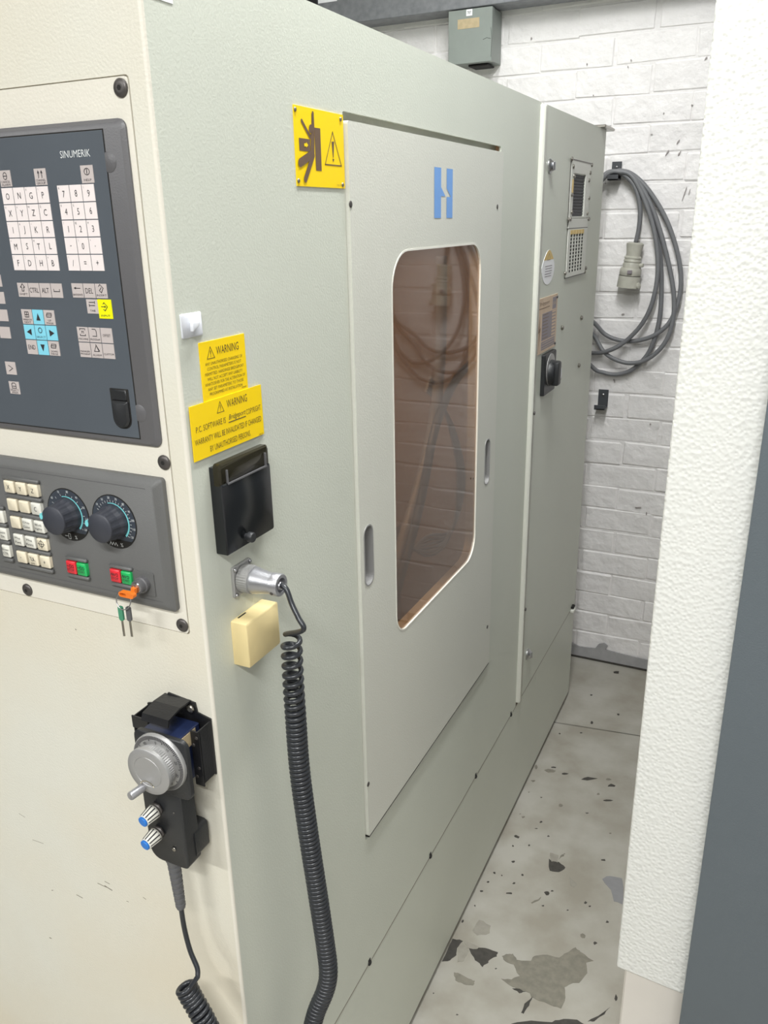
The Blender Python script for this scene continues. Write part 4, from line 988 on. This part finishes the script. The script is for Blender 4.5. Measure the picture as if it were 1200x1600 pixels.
# the lead: straight tail, coil, loop below the picture, coil, straight tail to the plug
tail = spline([s1-ax*.05, P3(288, 1450, -.036), P3(297, 1485, -.04), P3(308, 1512, -.045), P3(309, 1526, -.05)], 6)
axis_pts = spline([P3(290, 1541, -.055), P3(300, 1560, -.055), P3(318, 1592, -.058), P3(352, 1660, -.06), P3(392, 1740, -.04), P3(430, 1770, .0), P3(462, 1730, .035),
                   P3(480, 1640, .055), P3(493, 1585, .066), P3(508, 1548, .072), P3(513, 1520, .074), P3(509, 1480, .074), P3(497, 1400, .072), P3(480, 1290, .070), P3(468, 1200, .070), P3(462, 1120, .070), P3(458, 1060, .069), P3(455, 995, .069)], 10)
cum = [0]
for i in range(1, len(axis_pts)): cum.append(cum[-1]+(axis_pts[i]-axis_pts[i-1]).length)
TL = cum[-1]
def at_s(s):
    s = max(0, min(TL-1e-6, s)); lo_ = 0
    while cum[lo_+1] < s: lo_ += 1
    k = (s-cum[lo_])/(cum[lo_+1]-cum[lo_]); return axis_pts[lo_].lerp(axis_pts[lo_+1], k), (axis_pts[lo_+1]-axis_pts[lo_]).normalized()
WR = .0031; RC = .0098
coil = []; s = 0.0; ph = math.radians(20); up = Vector((1, 0, 0)); SEG = 16; lastd = None
while s < TL:
    c_, d_ = at_s(s)
    up = (up-d_*up.dot(d_)).normalized(); sd_ = d_.cross(up)
    fromtop = TL-s
    pitch = WR*2.02 if fromtop > .12 else WR*2.02+(.0128-WR*2.02)*min(1, ((.12-fromtop)/.08))
    rc = RC+.0012*max(0, 1-s/.5)
    coil.append(c_+up*rc*math.cos(ph)+sd_*rc*math.sin(ph))
    ph += 2*PI/SEG; s += pitch/SEG
end = [coil[-1], P3(474, 984, .058), P3(466, 965, .060), P3(456, 944, .064), P3(447, 920, .068), Vector((.052, .0695, fz+.001))]
endp = spline([coil[-1]]+end[1:], 7)
bm = B(); tubep(bm, tail[:-1]+spline([tail[-1], coil[0]], 4)[:-1]+coil+endp[1:], WR, 8); 
obj('coiled_lead', bm, 'cord', pd, label='black coiled lead')
# plug screwed to the socket
bm = B(); A = Vector((0, 0, 1)); o_ = (fy, fz, 0)
lathe(bm, [(.0150, .0035), (.0165, .0045), (.0165, .0175), (.0150, .0185)], o_, A, 72, 1, cap=True, flute=36, fd=.035)
lathe(bm, [(.0152, .0185), (.0156, .0195), (.0154, .0215), (.0135, .030), (.0118, .043)], o_, A, 36, 0, cap=True)
lathe(bm, [(.0118, .043), (.0130, .044), (.0130, .0535), (.0122, .0545), (.0085, .0545), (.0080, .048), (.0001, .047)], o_, A, 36, 0, cap=False)
obj('plug', bm, ['alu', 'alu_matt'], pd, SD, smooth=True, label='round aluminium plug with knurled ring')
bm = B(); lathe(bm, [(.0062, .046), (.0058, .052), (.0046, .0545)], (fy, fz-.001, 0), (0, 0, 1), 16); obj('cable_clamp', bm, 'alu', pd, SD, smooth=True)
bm = B(); lathe(bm, [(.002, 0), (.002, .0012)], (fy-.011, fz-.006, .0485), (-1, -.2, 0), 10); obj('screw', bm, 'screw', pd, SD)

# ------------------------------------------------------------------ bunch of keys in the key switch
kl = Vector((kc[0], -(NB+.015), kc[1]))
kt = thing('key_bunch', tuple(kl), 'orange-headed key in the panel lock with a ring of two spare keys', 'keys')
bm = B(); hx = kl.x
# orange head: flat tag turned in the lock, seen nearly end on
prism(bm, [(hx-.003, kl.z-.0035), (hx+.002, kl.z-.005), (hx+.0025, kl.z+.001), (hx-.002, kl.z+.002)], NB+.0148, NB+.019)
prism(bm, rrect(hx-.016, hx+.004, kl.z-.0085, kl.z-.0025, .0028, 4), NB+.018, NB+.0235, holes=[rrect(hx-.0145, hx-.006, kl.z-.0070, kl.z-.0040, .0012, 3)])
obj('key_head', bm, 'orange', kt, FR, label='orange plastic key head')
rc_ = Vector((hx-.0125, -(NB+.021), kl.z-.0135))
bm = B(); tubep(bm, [rc_+Vector((.0098*math.cos(t), .003*math.sin(t), .0098*math.sin(t))) for t in [2*PI*i/32 for i in range(32)]], .0006, 6, closed=True); obj('key_ring', bm, 'steel', kt)
for (dx, m_, tl) in [(-.0050, 'key_head_green', -.1), (.0035, 'cord_grey', .06)]:
    bm = B(); X = rc_.x+dx; Z = rc_.z-.0075; Nn = -rc_.y+(.001 if dx < 0 else -.0015)
    prism(bm, rrect(X-.0030, X+.0030, Z-.017, Z, .0022, 4), Nn-.0012, Nn+.0012, mi=0)
    box(bm, X-.0012, X+.0012, Z-.036, Z-.017, Nn-.0007, Nn+.0007, .0002, 1)
    obj('spare_key', bm, [m_, 'nickel'], kt, FR, label='spare key with %s head' % ('green' if dx < 0 else 'dark grey'))

# ------------------------------------------------------------------ right-hand machine (only its corner is in view)
ang = math.radians(-4.4); RX, RY = .408, .45
RM = Matrix.Translation((RX, RY, 0)) @ Matrix.Rotation(ang, 4, 'Z') @ FR
rm = thing('white_machine', (.80, .80, 0), 'tall white textured machine housing with a slate grey door, right of the aisle', 'machine')
bm = B()
box(bm, 0, .130, .452, 2.50, -.06, 0, .004, seg=3); obj('white_cover', bm, 'white_tex', rm, RM, smooth=True, label='pebble textured white cover')
bm = B(); box(bm, .004, .9, .452, 2.49, -.75, -.055); obj('side_body', bm, 'slate', rm, RM, label='unseen body behind the white cover, slate grey to cut bounced light')  # unseen body, sized to block light and kept dark to cut its bounce
bm = B(); box(bm, .012, .86, .0, .452, -.73, -.016, .003); obj('base_cabinet', bm, 'white_smooth', rm, RM)
bm = B(); box(bm, .1085, .86, .0, 2.48, .004, .024, .002, seg=2); obj('slate_door', bm, 'slate', rm, RM, smooth=True, label='slate grey door standing proud')
bm = B(); box(bm, .135, .84, .03, .44, -.018, .005); obj('hinge_packer', bm, 'gap', rm, RM)

# ------------------------------------------------------------------ things on the back wall
# steel trunking
tk = thing('cable_trunking', (-.6, WALL_Y-.055, 2.24), 'galvanised steel cable trunking running along the top of the brick wall', 'trunking')
bm = B(); box(bm, -2.2, 1.9, 2.240, 2.39, .014, .108, .002); obj('trunk', bm, 'galv', tk, WL)
bm = B(); a = Wp(489, 5, .11); box(bm, a[0]-.03, a[0]+.018, 2.236, 2.394, .0075, .1115, .001); obj('coupling', bm, 'black', tk, WL)
bm = B(); a = Wp(497, 4.5, .109); b = Wp(514, 0, .109); box(bm, a[0], b[0]+.03, a[1]-.002, a[1]+.03, .108, .1086); obj('paper_label', bm, 'paper', tk, WL)
jb = thing('junction_box', (-.48, WALL_Y-.06, 2.08), 'grey-green steel junction box below the trunking, with a taped label', 'electrical box')
NJ = .112
a, b, c_, d_ = Wp(701, 20, NJ), Wp(769, 11, NJ), Wp(768, 101, NJ), Wp(700, 96, NJ)
jx0, jx1, jz1, jz0 = (a[0]+d_[0])/2, (b[0]+c_[0])/2, 2.236, (c_[1]+d_[1])/2-.001
bm = B(); box(bm, jx0+.003, jx1-.003, jz0+.003, jz1, .008, NJ-.008, .001); obj('box_body', bm, 'boxgrey', jb, WL)
bm = B(); box(bm, jx0, jx1, jz0, jz1, NJ-.02, NJ, .0015); obj('lid', bm, 'boxgrey', jb, WL)
q2 = lambda x, y: Wp(480+x/3.158, y/3.158, NJ)
a, b = q2(743, 98), q2(850, 92); bm = B(); box(bm, a[0], b[0], a[1]-.027, a[1], NJ, NJ+.0006); obj('tape_label', bm, 'tape', jb, WL)
a = q2(800, 62); bm = B(); box(bm, a[0]-.010, a[0]+.010, a[1]-.009, a[1]+.009, NJ, NJ+.0008); text(bm, '787', a[0], a[1], NJ+.001, .008, None, 1); obj('number_label', bm, ['paper', 'ink'], jb, WL)
a, b = q2(868, 195), q2(905, 190); bm = B(); stroke(bm, [a, (a[0]+.012, a[1]+.004), b], .0012, NJ+.0003, 0); stroke(bm, [(b[0], b[1]+.03), (b[0]+.004, b[1]), (b[0]+.002, b[1]-.05)], .0010, NJ+.0003, 0); obj('scratch', bm, 'gap', jb, WL)
bm = B(); box(bm, jx0+.06, jx1-.02, jz0-.006, jz0, .02, .09, .002); obj('gland_plate', bm, 'gap', jb, WL)
# wall hooks
def wall_hook(px, py, lab, s=1.0):
    a = Wp(px, py, .008); h = .060*s; wd = .034*s
    t = thing('wall_bracket', (a[0], WALL_Y-.01, a[1]-h), lab, 'bracket', None)
    bm = B(); box(bm, a[0]-wd/2, a[0]+wd/2, a[1]-h, a[1], .0072, .0105, .0006); obj('back_plate', bm, 'hook_steel', t, WL)
    bm = B(); box(bm, a[0]-wd/2-.003, a[0]+wd/2, a[1]-h-.002, a[1]-h+.002, .0075, .058, .0006); box(bm, a[0]-wd/2-.003, a[0]+wd/2, a[1]-h-.002, a[1]-h+.014, .055, .058, .0006); obj('shelf_lip', bm, 'hook_steel', t, WL)
    bm = B(); lathe(bm, [(.0045, .0105), (.004, .013), (.001, .0138)], (a[0], a[1]-.018*s, 0), (0, 0, 1), 12); obj('screw', bm, 'steel', t, WL)
    return a, h
wall_hook(964.5, 252.5, 'black angle bracket carrying the coiled grey cable', .9)
wall_hook(943.5, 608.5, 'empty black angle bracket low on the wall')
# coiled supply cable
def wc(px, py, n): x, z = Wp(px, py, n); return Vector((x, WALL_Y-n, z))
def hung_cable(name_label, dx=0.0, dz=0.0):
    t = thing('power_cable', (.05+dx, WALL_Y-.03, 1.1+dz), name_label, 'cable')
    P = []
    A = lambda L_, n: P.extend([wc(x, y, n) for x, y in L_])
    A([(993.5, 379), (998.5, 355), (1000, 325), (993, 294), (978, 275), (962, 269.5), (943, 279)], .040)
    A([(905, 330), (885, 400), (890, 470), (928, 504)], .035)
    A([(945, 522), (965, 531), (990, 533), (1020, 525), (1045, 505), (1060, 470), (1064, 430), (1055, 382), (1037, 335), (1010, 293), (985, 271), (962, 267.5), (940, 277)], .028)
    A([(900, 330), (880, 410), (890, 480), (927, 523)], .024)
    A([(943, 549), (962, 562), (985, 567.5), (1010, 562), (1035, 541), (1050, 508), (1053, 462), (1043, 405), (1023, 335), (1000, 289), (980, 270.5), (962, 268), (938, 280)], .036)
    A([(895, 340), (876, 430), (885, 520), (924, 572)], .030)
    A([(943, 582), (965, 585), (990, 576), (1015, 548), (1030, 500), (1033.5, 440), (1029, 380), (1013, 325), (992, 281), (975, 270), (960, 270), (941, 281)], .022)
    A([(905, 345), (882, 430), (885, 510), (910, 546), (926, 551.5)], .018)
    A([(948, 549), (975, 535), (1003, 506), (1020, 470), (1028, 420), (1023, 365), (1008, 315), (988, 276), (968, 268.5), (950, 272)], .046)
    A([(925, 300)], .046)
    P2 = spline(P, 6)
    bm = B(); tubep(bm, P2, .0072, 8)
    fx = -1 if dx else 1
    T = lambda p: Vector((p.x*fx+dx, p.y, p.z+dz))
    for v in bm.verts: v.co = T(v.co)
    if fx < 0: bmesh.ops.reverse_faces(bm, faces=bm.faces)
    obj('cable', bm, 'cable_grey', t)
    top_, bot = T(wc(993, 379, .045)), T(wc(981, 449, .045)); ax_ = (bot-top_); L_ = ax_.length
    bm = B(); lathe(bm, [(.022, 0), (.027, .003), (.027, .008), (.0225, L_*.25), (.0235, L_*.30), (.027, L_*.32), (.027, L_*.35), (.025, L_*.36), (.0275, L_*.39), (.0275, L_*.42), (.025, L_*.43), (.028, L_*.47), (.028, L_*.56)], top_, ax_, 24)
    obj('plug_grip', bm, 'socket', t, smooth=True)
    bm = B(); lathe(bm, [(.031, L_*.56), (.034, L_*.60), (.034, L_*.72), (.033, L_*.73)], top_, ax_, 28); lathe(bm, [(.0345, L_*.74), (.036, L_), (.030, L_), (.030, L_-.03), (.001, L_-.03)], top_, ax_, 28, cap=False)
    lathe(bm, [(.010, 0), (.010, .008), (.006, .010)], bot+Vector((.030, -.012, .006)), (.7, -.4, .1), 10); lathe(bm, [(.006, 0), (.006, .012)], top_+ax_*.5+Vector((.026, -.008, 0)), (.9, -.2, 0), 8)
    box(bm, top_.x-.012, top_.x+.002, top_.y-.040, top_.y-.030, top_.z-L_*.68, top_.z-L_*.60, .001, 1)
    obj('socket_shroud', bm, ['socket', 'rating_ink'], t, smooth=True)
hung_cable('coiled grey power cable with a pale round connector, on the upper wall bracket')
hung_cable('coiled grey power cable behind the white machine, seen only mirrored in the door window', .66, -.07)
print('bricks', nb, 'objects', len(bpy.data.objects))
